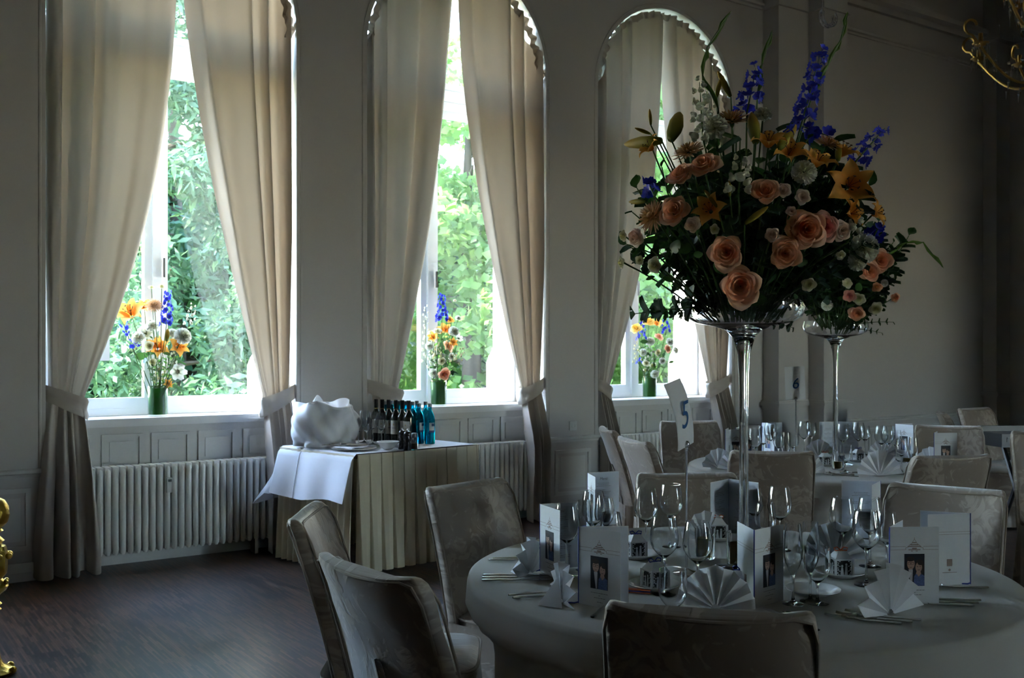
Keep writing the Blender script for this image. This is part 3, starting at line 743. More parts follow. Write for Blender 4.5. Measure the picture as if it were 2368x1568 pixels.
def glass_profile(h, rb, bowl_h, rim, foot, wall=.0011):
    z0 = h-bowl_h
    o = [(0, 0), (foot, 0), (foot, .0015), (foot*.5, .004), (.006, .010), (.0038, .022), (.0036, z0-.012), (.006, z0-.002)]
    b = []
    for k in range(10):
        t = k/9; r = rb*sin(min(1, t*2.2+.06)*pi/2)**.8 if t < .45 else rb+(rim-rb)*((t-.45)/.55)**1.5
        b.append((max(r, .007), z0+bowl_h*t))
    inn = [(max(.0005, r-wall), z+(.0015 if k == 0 else 0)) for k, (r, z) in enumerate(b)][::-1]
    return o+b+inn+[(0, z0+.003)]
GP = {}
def glassmesh(kind):
    if kind not in GP:
        pr = {'red': glass_profile(.235, .044, .125, .034, .037), 'white': glass_profile(.205, .037, .105, .029, .033), 'flute': glass_profile(.235, .027, .15, .022, .031), 'water': glass_profile(.165, .038, .105, .036, .034)}[kind]
        m = G().lathe(pr, 28).mesh('wine_glass', 60); m.materials.append(M['glass']); GP[kind] = m
    return GP[kind]
NAMES = {'red': 'red_wine_glass', 'white': 'white_wine_glass', 'flute': 'champagne_flute', 'water': 'water_goblet'}
def wglass(kind, p, label, group):
    o = link(NAMES[kind], glassmesh(kind), None, None, p); return tag(o, label, 'glass', group)
for k, (kd, px, fw, l) in enumerate([('red', 882, 7.26, 'wine glass on the drinks table in front of the first wine bottles'), ('red', 862, 7.36, 'wine glass left of the first wine bottle on the drinks table'), ('white', 848, 7.22, 'wine glass in the middle of those on the drinks table'),
      ('white', 829, 7.24, 'wine glass second from the wrapped cooler'), ('white', 815, 7.42, 'wine glass close beside the wrapped cooler'), ('red', 842, 7.52, 'wine glass at the back of the drinks table near the curtain')]):
    wglass(kd, tpt(px, fw), l, 'wine glasses on the drinks table')

M['china'] = pbr('white_china', (.80, .80, .79), .12, spec=.6)
def plate_mesh(r):
    return G().lathe([(0, .004), (r*.55, .004), (r*.62, .006), (r*.96, .018), (r, .019), (r, .0165), (r*.62, .002), (r*.55, 0), (0, 0)], 40).mesh('plate', 50)
pm = plate_mesh(.155); pm.materials.append(M['china'])
pp = at(818, 1032, ZT+.004); pp = tpt(818, 6.95)
tag(link('serving_plate', pm, None, None, pp), 'white plate carrying a napkin and spare cutlery on the drinks table', 'plate')
g = G(); g.grid(lambda u, v: (-.13+.22*u, -.09+.17*v, .021+.006*sin(3*u+2*v)+.004*sin(9*u)), 14, 14); g.grid(lambda u, v: (-.13+.22*u, -.09+.17*v, .018+.006*sin(3*u+2*v)+.004*sin(9*u)), 14, 14)
o = g.ob('folded_napkin', M['linen'], None, pp, (0, 0, .4), ang=None); tag(o, 'white folded napkin lying on the plate of spare cutlery', 'napkin')
def cut_mesh(kind):
    g = G()
    L = {'knife': .23, 'fork': .2, 'spoon': .2, 'dessert': .17}[kind]
    # handle along +x from 0, business end at L
    def hand(u, v):
        a = 2*pi*v; x = u*L*.55; wd = .0085-.004*u+.0015*cos(8*u) if u > .05 else .006
        return (x, wd*cos(a), .004+.0028*sin(a))
    g.grid(hand, 14, 8, cv=True)
    if kind == 'knife':
        g.box(L*.53, -.009, .003, L*.93, .007, .005); g.add([(L*.93, -.009, .003), (L*.93, .007, .003), (L, .006, .003), (L*.93, -.009, .005), (L*.93, .007, .005), (L, .006, .005)], [(0, 1, 2), (5, 4, 3), (0, 3, 4, 1), (1, 4, 5, 2), (2, 5, 3, 0)])
    elif kind == 'fork':
        g.tube([(L*.53, 0, .004), (L*.66, 0, .006), (L*.72, 0, .008)], [.0035, .003, .008], 8)
        g.box(L*.70, -.011, .007, L*.78, .011, .0095)
        for k in range(4): y = -.0095+.0063*k; g.tube([(L*.78, y, .008), (L*.9, y, .007), (L, y, .0105)], [.0016, .0015, .0008], 5)
    else:
        g.tube([(L*.53, 0, .004), (L*.70, 0, .007)], [.0035, .003], 8)
        for s in (1, -1): g.grid(lambda u, v: (L*.85+L*.15*cos(2*pi*u)*v, .019*sin(2*pi*u)*v, .004+.007*v*v+(.001 if s > 0 else 0)), 20, 5, cu=True)
    m = g.mesh(kind, 40); m.materials.append(M['silver']); return m
CM = {k: cut_mesh(k) for k in ('knife', 'fork', 'spoon', 'dessert')}
def cutlery(kind, p, rz, label, group, tilt=0):
    o = link({'knife': 'table_knife', 'fork': 'table_fork', 'spoon': 'table_spoon', 'dessert': 'dessert_spoon'}[kind], CM[kind], None, None, p, (0, tilt, rz))
    return tag(o, label, {'knife': 'knife', 'fork': 'fork'}.get(kind, 'spoon'), group)
for k in range(7):
    a = -.55+.1*k; cutlery(('fork', 'spoon', 'knife')[k % 3], pp+Vector((.10-.012*k, -.05+.022*k, .028+.003*(k % 2))), pi+a-.2, 'spare piece of cutlery in the pile on the white plate', 'spare cutlery on the drinks table')
bm_ = G().lathe([(0, .005), (.03, .005), (.05, .02), (.075, .05), (.08, .055), (.078, .057), (.07, .05), (.045, .022), (.028, .01), (0, .009)], 36).mesh('bowl', 50); bm_.materials.append(M['china'])
tag(link('china_bowl', bm_, None, None, tpt(897, 6.98)), 'white china bowl beside the plate of spare cutlery', 'bowl')
fp = tpt(921, 7.16)
for k in range(4):
    g = G(); q = .006*k
    for s in (0, .004): g.grid(lambda u, v: (-.08+.16*u, -.06+.12*v, q+s+(.035*max(0, abs(u-.35)-.2) if k == 3 else 0)), 10, 3)
    tag(g.ob('folded_napkin', M['linen'], None, fp+Vector((.004*k, 0, 0)), (0, 0, -.5+.03*k), ang=None), ['white napkin at the bottom of the stack behind the pepper mills', 'second white napkin from below in the stack behind the mills', 'third white napkin from below in the stack behind the mills', 'topmost white napkin with lifted ends behind the pepper mills'][k], 'napkin', 'napkins stacked on the drinks table')
M['mill'] = pbr('black_lacquer', (.008, .008, .009), .08, spec=.8)
ml = G().lathe([(0, 0), (.026, 0), (.027, .006), (.025, .02), (.026, .024), (.020, .05), (.021, .062), (.026, .076), (.027, .085), (.022, .094), (.024, .10), (.027, .112), (.022, .125), (.010, .132), (0, .133)], 28).mesh('mill_body', 60); ml.materials.append(M['mill'])
kn = G().lathe([(.004, .132), (.006, .136), (.006, .142), (.003, .146), (0, .147)], 14).mesh('knob', 60); kn.materials.append(M['chrome'])
for px, fw, l in ((942, 6.93, 'black pepper mill in front, beside the pink salt grinder'), (930, 7.02, 'black pepper mill standing behind the other one')):
    e = thing('pepper_mill', l, 'pepper mill', tpt(px, fw), 0, 'pepper mills on the drinks table'); link('mill_body', ml, None, e); link('knob', kn, None, e)
e = thing('salt_grinder', 'glass salt grinder with pink salt and metal lid', 'salt grinder', tpt(958, 6.97))
G().lathe([(.022, 0), (.024, .003), (.024, .075), (.020, .085), (.0185, .085), (.022, .074), (.022, .004), (0, .004)], 24).ob('glass_jar', M['glass'], e)
G().lathe([(0, .005), (.0215, .005), (.0215, .045), (0, .047)], 24).ob('pink_salt', pbr('pink_salt', (.62, .38, .33), .8, noise=(120, .4)), e)
G().lathe([(.021, .083), (.022, .085), (.022, .108), (.018, .114), (0, .115)], 24).ob('lid', M['cap'], e)
# wall socket
e = thing('wall_socket', 'small white power socket on the wall between two windows', 'socket', (wallx(1324, YW), YW, .81))
G().box(-.04, -.012, -.04, .04, 0, .04).ob('cover_plate', M['plastic'], e); G().lathe([(.02, 0), (.02, .003), (.017, .003), (.016, -.008), (0, -.008)], 20).ob('insert', M['plastic'], e, (0, -.013, 0), (pi/2, 0, 0))
# ================================================================== table settings
M['card'] = pbr('white_card', (.74, .74, .75), .55)
M['cardin'] = pbr('pale_page', (.66, .68, .74), .6)
M['ribbon'] = pbr('blue_ribbon', (.015, .03, .30), .5)
M['oribbon'] = pbr('orange_ribbon', (.75, .16, .04), .5)
M['ink'] = pbr('grey_ink', (.22, .21, .22), .7)
M['brown'] = pbr('brown_ink', (.33, .24, .20), .7)
M['photo_dark'] = pbr('photo_dark', (.015, .015, .025), .35)
M['skin'] = pbr('photo_skin', (.55, .33, .24), .5)
M['hair'] = pbr('photo_hair', (.035, .02, .015), .5)
M['shirt'] = pbr('photo_shirt', (.6, .55, .55), .5)
M['dress'] = pbr('photo_dress', (.10, .14, .30), .5, noise=(300, .9))
M['cutdark'] = pbr('box_inside', (.05, .045, .045), .9)
M['wax'] = cloth('candle_wax', (.72, .52, .16), .3, bump=0, tcol=(.8, .5, .15))
M['numblue'] = pbr('blue_numeral', (.015, .10, .30), .5)

def text_mesh(txt, size, shear=.18, depth=.0002):
    c = bpy.data.curves.new('lettering', 'FONT'); c.body = txt; c.size = size; c.shear = shear; c.align_x = 'CENTER'; c.extrude = depth
    o = bpy.data.objects.new('lettering', c); COL.objects.link(o)
    dg = bpy.context.evaluated_depsgraph_get(); m = bpy.data.meshes.new_from_object(o.evaluated_get(dg))
    bpy.data.objects.remove(o); bpy.data.curves.remove(c)
    m.name = 'lettering'; return m
TXT = {'menu': text_mesh('Menü', .016), '5': text_mesh('5', .13), '6': text_mesh('6', .10)}
# flat print is drawn in a page frame: x across, z up, y = -lift (towards the reader)
def strip(g, pts, w, y):
    for (x0, z0), (x1, z1) in zip(pts, pts[1:]):
        dx, dz = x1-x0, z1-z0; L = sqrt(dx*dx+dz*dz) or 1; nx, nz = -dz/L*w/2, dx/L*w/2
        g.add([(x0+nx, y, z0+nz), (x0-nx, y, z0-nz), (x1-nx, y, z1-nz), (x1+nx, y, z1+nz)], [(0, 1, 2, 3)])
def ell(g, cx, cz, rx, rz, y, n=18):
    g.add([(cx+rx*cos(2*pi*k/n), y, cz+rz*sin(2*pi*k/n)) for k in range(n)], [tuple(range(n))])
MW, MH = .148, .225
def art_meshes():
    A = {}
    def fin(k, g, mt): m = g.mesh(k, None); m.materials.append(M[mt]); A[k] = m
    g = G(); y = -.0010
    for z in (.168, .158): strip(g, [(.002, z), (.048, z)], .0009, y); strip(g, [(.100, z), (MW-.002, z)], .0009, y)
    strip(g, [(.048, .158), (.048, .164), (.056, .166), (.060, .173), (.066, .176), (.069, .182), (.074, .189), (.079, .182), (.082, .176), (.088, .173), (.092, .166), (.100, .164), (.100, .158)], .0012, y)
    strip(g, [(.054, .168), (.094, .168)], .003, y); strip(g, [(.062, .173), (.086, .173)], .003, y); strip(g, [(.068, .179), (.080, .179)], .003, y); strip(g, [(.074, .189), (.074, .194)], .0012, y)
    strip(g, [(.056, .158), (.092, .158)], .0025, y); strip(g, [(.067, .162), (.081, .162)], .004, y); strip(g, [(.064, .154), (.069, .154)], .002, y); strip(g, [(.078, .154), (.084, .154)], .002, y)
    fin('gable_drawing', g, 'brown')
    px0, px1, pz0, pz1 = .044, .104, .052, .146
    g = G(); g.box(px0, -.0014, pz0, px1, 0, pz1); fin('photo_print', g, 'photo_dark')
    g = G(); ell(g, .063, .117, .0115, .0165, -.0022); ell(g, .0865, .107, .0100, .0145, -.0021); g.add([(.080, -.0020, .095), (.092, -.0020, .095), (.096, -.0020, .080), (.076, -.0020, .080)], [(0, 1, 2, 3)]); fin('printed_faces', g, 'skin')
    g = G(); ell(g, .062, .1315, .0125, .0075, -.0023); ell(g, .0885, .113, .0135, .0175, -.0017); ell(g, .096, .098, .0065, .020, -.0017); ell(g, .0915, .119, .0085, .006, -.0023)
    for cx in (.058, .0675):
        strip(g, [(cx-.0042, .121), (cx+.0042, .121)], .0014, -.0024); strip(g, [(cx-.0042, .1155), (cx+.0042, .1155)], .0008, -.0024); strip(g, [(cx-.0042, .121), (cx-.0042, .1155)], .0009, -.0024); strip(g, [(cx+.0042, .121), (cx+.0042, .1155)], .0009, -.0024)
    strip(g, [(.0595, .1065), (.0665, .1065)], .0011, -.0024); strip(g, [(.083, .099), (.090, .099)], .0014, -.0024); strip(g, [(.0805, .109), (.0845, .109)], .0014, -.0024); strip(g, [(.0885, .109), (.0925, .109)], .0014, -.0024); fin('printed_hair', g, 'hair')
    g = G(); g.add([(.056, -.0018, .101), (.069, -.0018, .101), (.067, -.0018, .053), (.0625, -.0018, .053)], [(0, 1, 2, 3)]); fin('printed_shirt', g, 'shirt')
    g = G(); g.add([(.073, -.0022, .082), (.080, -.0022, .088), (.086, -.0022, .079), (.0935, -.0022, .088), (.1035, -.0022, .082), (.1035, -.0022, .0525), (.071, -.0022, .0525)], [(0, 1, 2, 3, 4, 5, 6)]); fin('printed_dress', g, 'dress')
    rnd = random.Random(4)
    g = G()
    for z, a, b in ((.040, .045, .106), (.033, .072, .077), (.026, .056, .095), (.014, .066, .086)):
        x = a
        while x < b: L = rnd.uniform(.003, .008); strip(g, [(x, z), (min(b, x+L), z)], .0016, -.0010); x += L+.0016
    fin('printed_names', g, 'ink')
    g = G()
    for k, z in enumerate([.178, .172, .166, .150, .142, .136, .122, .112, .106, .100, .086, .076, .070, .054, .046, .040]):
        wd = rnd.uniform(.02, .045) if k not in (3, 6, 10, 13) else .008; x = MW/2-wd
        while x < MW/2+wd: L = rnd.uniform(.003, .008); strip(g, [(x, z), (min(MW/2+wd, x+L), z)], .0015, -.0010); x += L+.0016
    fin('printed_lines', g, 'ink')
    g = G(); strip(g, [(.06, .168), (MW-.002, .168)], .0009, -.001); strip(g, [(.002, .168), (.06, .168)], .0009, -.001); strip(g, [(.002, .160), (MW-.002, .160)], .0009, -.001); g.box(.066, -.001, .06, .084, 0, .082); strip(g, [(.05, .04), (.1, .04)], .0015, -.001); ell(g, .075, .048, .004, .004, -.001); fin('back_emblem', g, 'brown')
    return A
ART = art_meshes()
def leaf_mesh():
    g = G(); g.box(0, -.0006, 0, MW, .0006, MH); m = g.mesh('leaf', None); m.materials.append(M['card']); return m
LEAF = leaf_mesh()
PAGE = G().box(.003, -.0003, .003, MW-.003, .0003, MH-.003).mesh('page', None); PAGE.materials.append(M['cardin'])
SPINE = G().tube([(0, 0, -.0), (0, 0, MH)], .0018, 6).tube([(0, 0, .004), (-.012, -.008, .003), (-.03, -.004, .003)], .0022, 6).mesh('spine_ribbon'); SPINE.materials.append(M['ribbon'])
def menu(p, fa, ba, label, group, scale=1.0, emblem=False, zup=None):
    """standing booklet: fa / ba = directions of front and back leaf, degrees, 0 = picture right, 90 = away"""
    e = thing('menu_card', label, 'menu', p, 0, group); e.scale = (scale,)*3
    base = -TH
    f = link('front_leaf', LEAF, None, e, (0, 0, 0), (0, 0, base+radians(fa)))
    b = link('back_leaf', LEAF, None, e, (0, 0, 0), (0, 0, base+radians(ba)))
    link('spine_ribbon', SPINE, None, e, (0, 0, 0), (0, 0, base))
    for k in ('gable_drawing', 'photo_print', 'printed_faces', 'printed_hair', 'printed_shirt', 'printed_dress', 'printed_names'):
        link(k, ART[k], None, f)
    # inside of the back leaf faces the same way as the front cover does
    link('inner_page', PAGE, None, b, (0, -.0012, 0)); q = link('menu_lines', ART['printed_lines'], None, b, (0, -.0008, 0))
    link('menu_heading', TXT['menu'], M['ink'], b, (MW/2, -.0019, .192), (pi/2, 0, 0))
    link('inner_page', PAGE, None, f, (0, .0012, 0)); link('menu_lines', ART['printed_lines'], None, f, (MW, .0008, 0), (0, 0, pi))
    link('back_emblem', ART['back_emblem'], None, b, (MW, 0, 0), (0, 0, pi))
    return e
def t5(px, py, dz=0): p = at(px, py, TZ); p.z = TZ+.0015+dz; return p
gm5, gm6 = 'menu cards on the near table', 'menu cards on the far table'
menu(t5(1338, 1396), -40, 4, 'menu card with couple photo standing open at the near table\'s front left', gm5)
menu(t5(1249, 1322), -66, 26, 'menu card showing its Menü page beside the leftmost napkin', gm5)
menu(t5(1359, 1218), -82, 22, 'menu card open at its page behind the left cluster of glasses', gm5)
menu(t5(1685, 1238), 230, -52, 'menu card opened wide like a book just left of the glass stem', gm5)
menu(t5(1744, 1408), 42, 96, 'menu card with couple photo standing right behind the front chair', gm5)
menu(t5(2036, 1245), 172, 238, 'menu card half hidden behind the right cluster of glasses', gm5)
menu(t5(2057, 1398), 3, 55, 'menu card with couple photo, rightmost one facing the viewer', gm5)
menu(t5(2244, 1352), 158, 190, 'menu card seen from its plain back with a blue tassel', gm5)

# napkin fans
def fan_mesh(R=.125, n=15, seed=0):
    rnd = random.Random(seed); g = G()
    for off in (0, .0022):
        v = []; ks = []
        for k in range(n):
            a = radians(6+168*k/(n-1)); r = R*(1-.10*abs(cos(a))); s = .013*(1 if k % 2 else -1)
            row = []
            for j in range(6):
                q = .12+.88*j/5; row.append((r*q*cos(a), s*q+off+.006*sin(a*2)*q, max(.001, r*q*sin(a)+.002)))
            ks.append(row)
        g.grid(lambda u, v_: ks[int(round(u*(n-1)))][int(round(v_*5))], n, 6)
    g.add([(-.05, .012, .002), (.05, .012, .002), (0, .075, .002), (0, .014, .085)], [(0, 1, 2), (0, 3, 1), (1, 3, 2), (0, 2, 3)])
    m = g.mesh('napkin', 25); m.materials.append(M['linen']); return m
FAN = fan_mesh()
def fan(p, deg, label, group, s=1.0):
    o = link('napkin_fan', FAN, None, None, p, (0, 0, -TH+radians(deg)), s); return tag(o, label, 'napkin', group)
gn5, gn6 = 'napkin fans on the near table', 'napkin fans on the far table'
fan(t5(1226, 1330), 62, 'leftmost white napkin fan on the near table, by the knives', gn5, .98)
fan(t5(1302, 1400), 98, 'white napkin fan seen edge-on left of the front left menu', gn5, 1.0)
fan(t5(1655, 1412), -18, 'white napkin fan just behind the front chair back', gn5, 1.0)
fan(t5(2060, 1425), 32, 'large white napkin fan leaning before the right-hand photo menu', gn5, 1.15)
fan(t5(1632, 1250), 10, 'white napkin fan in the shade behind the number card rod', gn5, .9)
fan(t5(1930, 1295), -30, 'white napkin fan behind the glasses right of the stem', gn5, 1.05)

# glasses on the near table: placed by the row of their rims
def rimglass(kind, px, ytop, label, tz=TZ, group='glasses on the near table'):
    h = {'red': .235, 'white': .205, 'flute': .235, 'water': .165}[kind]
    fw = F*(HC-tz-h)/(ytop-HY); u = (px-1184)/F
    return wglass(kind, Vector((fw*(u*CS+SN), fw*(CS-u*SN), tz+.0015)), label, group)
for kd, px, yt, l in [
    ('red', 1494, 1130, 'large wine glass left of the number card rod'), ('red', 1552, 1121, 'large wine glass just behind the left one by the rod'), ('red', 1536, 1196, 'wine glass standing before the lantern box on a plate'),
    ('red', 1613, 1207, 'wine glass right of the number card rod, before the candle tumbler'), ('white', 1742, 1130, 'wine glass beside the tall glass stem'), ('red', 1803, 1126, 'wine glass in front of the rumpled brown chair'),
    ('flute', 1834, 1212, 'flute glass right behind the photo menu at the front chair'), ('water', 1890, 1266, 'water goblet standing front right of the photo menu'), ('water', 1556, 1318, 'low water goblet next to the front lantern box'),
    ('red', 1948, 1152, 'wine glass in front of the shaded right napkin fan'), ('flute', 1874, 1208, 'slim glass between the water goblet and the menu'), ('red', 2012, 1152, 'rearmost wine glass of the right cluster'),
    ('red', 2003, 1182, 'front wine glass of the right cluster'), ('white', 2050, 1186, 'small wine glass at the right end of the right cluster'), ('red', 1311, 1168, 'wine glass before the Menü page on the left'),
    ('red', 1372, 1136, 'rear wine glass of the left cluster'), ('white', 1398, 1152, 'middle wine glass of the left cluster'), ('white', 1413, 1186, 'small wine glass at the right of the left cluster'), ('flute', 1352, 1158, 'slim glass in the left cluster behind the menus'),
    ('white', 1770, 1165, 'short wine glass between the two beside the stem')]:
    rimglass(kd, px, yt, l)
# bread plates and lantern-shaped favour boxes
bp5 = plate_mesh(.082); bp5.name = 'bread_plate'; bp5.materials.append(M['china'])
def favor_parts():
    P = {}; a = .026; h = .05
    g = G(); g.box(-a, -a, 0, a, a, .003)
    for sx in (-1, 1):
        for sy in (-1, 1): g.box(sx*a-.003, sy*a-.003, 0, sx*a+.003, sy*a+.003, h)
    for z0, z1 in ((0, .004), (h-.004, h)):
        for sy in (-1, 1): g.box(-a, sy*a-.0015, z0, a, sy*a+.0015, z1); g.box(sy*a-.0015, -a, z0, sy*a+.0015, a, z1)
    P['body'] = (g, 'card'); g = G(); g.box(-a+.004, -a+.004, .003, a-.004, a-.004, h); P['dark_lining'] = (g, 'cutdark')
    g = G()
    for k in range(4):
        R = Matrix.Rotation(k*pi/2, 4, 'Z'); y = -a-.0005
        g.add([(-.012, y, .004), (-.001, y, .004), (-.004, y, .026), (-.009, y, .026)], [(0, 1, 2, 3)], R); g.add([(.001, y, .004), (.010, y, .004), (.009, y, .03), (.003, y, .03)], [(0, 1, 2, 3)], R)
        for cx, cz in ((-.0065, .03), (.006, .034)): g.add([(cx+.0035*cos(t*pi/4), y, cz+.004*sin(t*pi/4)) for t in range(8)], [tuple(range(8))], R)
        for t in range(9):
            for sgn in (-1, 1):
                cx, cz = sgn*(.0165+.0035*sin(t*2.2)), .006+.0047*t
                g.add([(cx+.0019*cos(q*pi/3), y, cz+.0019*sin(q*pi/3)) for q in range(6)], [tuple(range(6))], R)
                strip_ = [(cx, cz), (sgn*.022, cz+.003)]
                g.add([(cx, y, cz-.0005), (sgn*.022, y, cz+.0022), (sgn*.022, y, cz+.0034), (cx, y, cz+.0007)], [(0, 1, 2, 3)], R)
    P['cutout_couple'] = (g, 'card')
    g = G(); g.add([(-a, -a, h), (a, -a, h), (a, a, h), (-a, a, h), (-.012, -.012, h+.02), (.012, -.012, h+.02), (.012, .012, h+.02), (-.012, .012, h+.02)], [(0, 1, 5, 4), (1, 2, 6, 5), (2, 3, 7, 6), (3, 0, 4, 7), (4, 5, 6, 7)]); P['lid'] = (g, 'card')
    out = {}
    for k, (g, mt) in P.items(): m = g.mesh(k, 20); m.materials.append(M[mt]); out[k] = m
    for nm, mt in (('blue', 'ribbon'), ('orange', 'oribbon')):
        g = G()
        for s in (-1, 1):
            g.tube([(0, 0, h+.021), (s*.010, .002, h+.03), (s*.02, 0, h+.028), (s*.018, -.003, h+.021), (0, 0, h+.021)], .0018, 5); g.tube([(0, 0, h+.021), (s*.012, -.012, h+.015), (s*.02, -.018, h+.004)], .0016, 5)
        m = g.mesh('bow'); m.materials.append(M[mt]); out[nm] = m
    return out
FAV = favor_parts()
def favor(p, deg, col, label, group):
    e = thing('favor_box', label, 'gift box', p, -TH+radians(deg), group); e.scale = (1.12,)*3
    for k in ('body', 'dark_lining', 'cutout_couple', 'lid'): link(k, FAV[k], None, e)
    link('ribbon_bow', FAV[col], None, e)
for px, py, deg, col, lp, lf in [(1514, 1362, 25, 'blue', 'white bread plate behind the front left photo menu', 'white lantern favour box with blue bow, front left of the table'), (1712, 1384, -10, 'blue', 'white bread plate behind the front napkin fan', 'white lantern favour box with blue bow behind the front napkin fan'),
      (1944, 1333, 5, 'orange', 'white bread plate under the box with orange bow on the right', 'white lantern favour box with orange bow, right of the goblet'), (1470, 1290, 15, 'blue', 'white bread plate behind the left glasses', 'white lantern favour box with blue bow behind the open menu on the left'),
      (1660, 1248, 0, 'orange', 'white bread plate below the wide open menu', 'white lantern favour box with orange bow before the wide open menu'), (1880, 1375, 30, 'blue', 'white bread plate behind the water goblet', None)]:
    tag(link('bread_plate', bp5, None, None, t5(px, py)), lp, 'plate', 'bread plates on the near table')
    if lf: favor(t5(px, py, .005), deg, col, lf, 'lantern favour boxes on the near table')
# candles in tumblers
def tumbler(p, label, hgt=.09, r=.034, group=None, wax=.05):
    e = thing('candle_tumbler', label, 'candle', p, 0, group)
    G().lathe([(0, 0), (r*.92, 0), (r, .004), (r*1.08, hgt), (r*1.08-.002, hgt), (r-.002, .008), (0, .007)], 28).ob('tumbler', M['glass'], e)
    c = G().lathe([(0, .0085), (r*.72, .0085), (r*.72, wax), (0, wax+.002)], 24).ob('candle', M['wax'], e); G().tube([(0, 0, wax), (.001, 0, wax+.012)], .001, 5).ob('wick', M['black'], c)
tumbler(t5(1706, 1312), 'yellow candle in a tall tumbler at the foot of the glass stem', .12, .036, 'candles on the tables', .085)
tumbler(t5(1630, 1292), 'yellow candle in a tumbler left of the glass stem', .11, .036, 'candles on the tables', .075)
# cutlery of the near table
CU = [('knife', 1114, 1345, 1, 'near knife of the three left of the leftmost fan'), ('knife', 1115, 1339, 1, 'middle knife of the three left of the leftmost fan'), ('knife', 1117, 1333, 1, 'rear knife of the three left of the leftmost fan'),
      ('fork', 1176, 1380, 16, 'fork lying left of the edge-on napkin fan'), ('fork', 1186, 1386, 14, 'second fork lying left of the edge-on napkin fan'), ('spoon', 1130, 1298, 3, 'spoon on the table rim behind the knives'), ('dessert', 1140, 1294, 3, 'dessert spoon on the table rim behind the knives'),
      ('fork', 2085, 1446, 158, 'fork lying before the large right napkin fan, nearest'), ('fork', 2110, 1442, 157, 'fork lying before the large right napkin fan, second'), ('fork', 2130, 1438, 156, 'fork lying before the large right napkin fan, third'),
      ('knife', 2252, 1404, 172, 'near knife on the right rim of the table'), ('knife', 2262, 1398, 172, 'middle knife on the right rim of the table'), ('knife', 2268, 1392, 172, 'rear knife on the right rim of the table'),
      ('fork', 2285, 1362, 176, 'fork by the blue tassel on the right rim'), ('dessert', 1892, 1462, 105, 'spoon lying beside the front chair top'), ('knife', 1878, 1460, 108, 'knife lying beside the front chair top'), ('fork', 1370, 1432, 70, 'fork lying just left of the front chair')]
for kd, px, py, deg, l in CU: cutlery(kd, t5(px, py), -TH+radians(deg), l, 'cutlery on the near table')
e = thing('striped_cracker', 'small orange and blue striped paper cracker beside the front left menu', 'cracker', t5(1478, 1372), -TH-.25)
G().box(-.035, -.008, 0, .035, .008, .012).ob('paper_tube', M['oribbon'], e); G().box(-.036, -.0085, .004, .036, .0085, .008).ob('blue_stripe', M['ribbon'], e)

# number cards in ball-topped holders
def number_card(base, zball, digit, deg, lean, label, cw=.135, ch=.22, bend=.0):
    e = thing('table_number', label, 'table number', base, -TH+radians(deg))
    G().lathe([(0, 0), (.045, 0), (.046, .004), (.02, .01), (.006, .018), (0, .018)], 32).ob('foot', M['chrome'], e)
    G().tube([(0, 0, .012), (0, 0, zball-.012)], .0038, 10).ob('rod', M['chrome'], e)
    G().ball((0, 0, zball), .0125, 16, 10).ob('ball_clip', M['chrome'], e); G().lathe([(.0055, zball-.022), (.0065, zball-.02), (.0065, zball-.012), (.004, zball-.01)], 12).ob('collar', M['chrome'], e)
    R = Matrix.Rotation(lean, 4, 'Y')
    g = G()
    for y in (-.0007, .0007): g.grid(lambda u, v: (-cw/2+cw*u, y+bend*(v-.2)**2, zball-.01+ch*v), 3, 12)
    g.v = [tuple(Vector((0, 0, zball)) + R @ (Vector(p)-Vector((0, 0, zball)))) for p in g.v]
    c = g.ob('card', M['card'], e, ang=None)
    m = TXT[digit].copy(); t = link('numeral', m, M['numblue'], c)
    t.matrix_local = Matrix.Translation((0, 0, zball)) @ R @ Matrix.Translation((0, -.0014+bend*.02, .055 if digit == '5' else .065)) @ Matrix.Rotation(pi/2, 4, 'X')
b5 = atf(1587, 1000, 3.38); number_card(Vector((b5.x, b5.y, TZ+.0015)), .43, '5', 58, -.14, 'silver table number stand with card 5 turned away at an angle', bend=.06)
b6 = atf(1840, 950, 6.72); number_card(Vector((b6.x, b6.y, TZ+.0015)), .417, '6', 4, -.04, 'silver table number stand with a white card 6 on the far table')

# ------------------------------------------------------------------ the far table
def t6(px, py): return t5(px, py)
for px, py, fa, ba, l in [(1677, 1075, 10, 70, 'menu card leftmost on the far table, cover to the viewer'), (1702, 1068, 4, 40, 'menu card open behind the left fans of the far table'), (1762, 1052, -70, 8, 'menu card grey inside, centre left of the far table'),
                          (1935, 1048, 200, -20, 'menu card opened behind the far glass stem'), (2070, 1056, -60, 20, 'menu card open behind the big far fan'), (2160, 1086, 4, 60, 'menu card with couple photo before the white damask chair')]:
    menu(t6(px, py), fa, ba, l, gm6)
for px, py, deg, s, l in [(1662, 1084, 15, 1.0, 'leftmost napkin fan at the far table rim'), (1703, 1090, -20, 1.02, 'napkin fan beside the leftmost one on the far table'), (1893, 1060, 5, 1.0, 'napkin fan behind the far table number rod'),
                          (1862, 1098, -10, 1.05, 'napkin fan partly behind the rumpled brown chair'), (2034, 1102, 4, 1.22, 'big napkin fan at the near rim of the far table'), (2152, 1080, 8, 1.0, 'rightmost napkin fan on the far table'), (2040, 1056, 0, .9, 'small napkin fan behind the big far fan')]:
    fan(t6(px, py), deg, l, gn6, s)
rnd = random.Random(12)
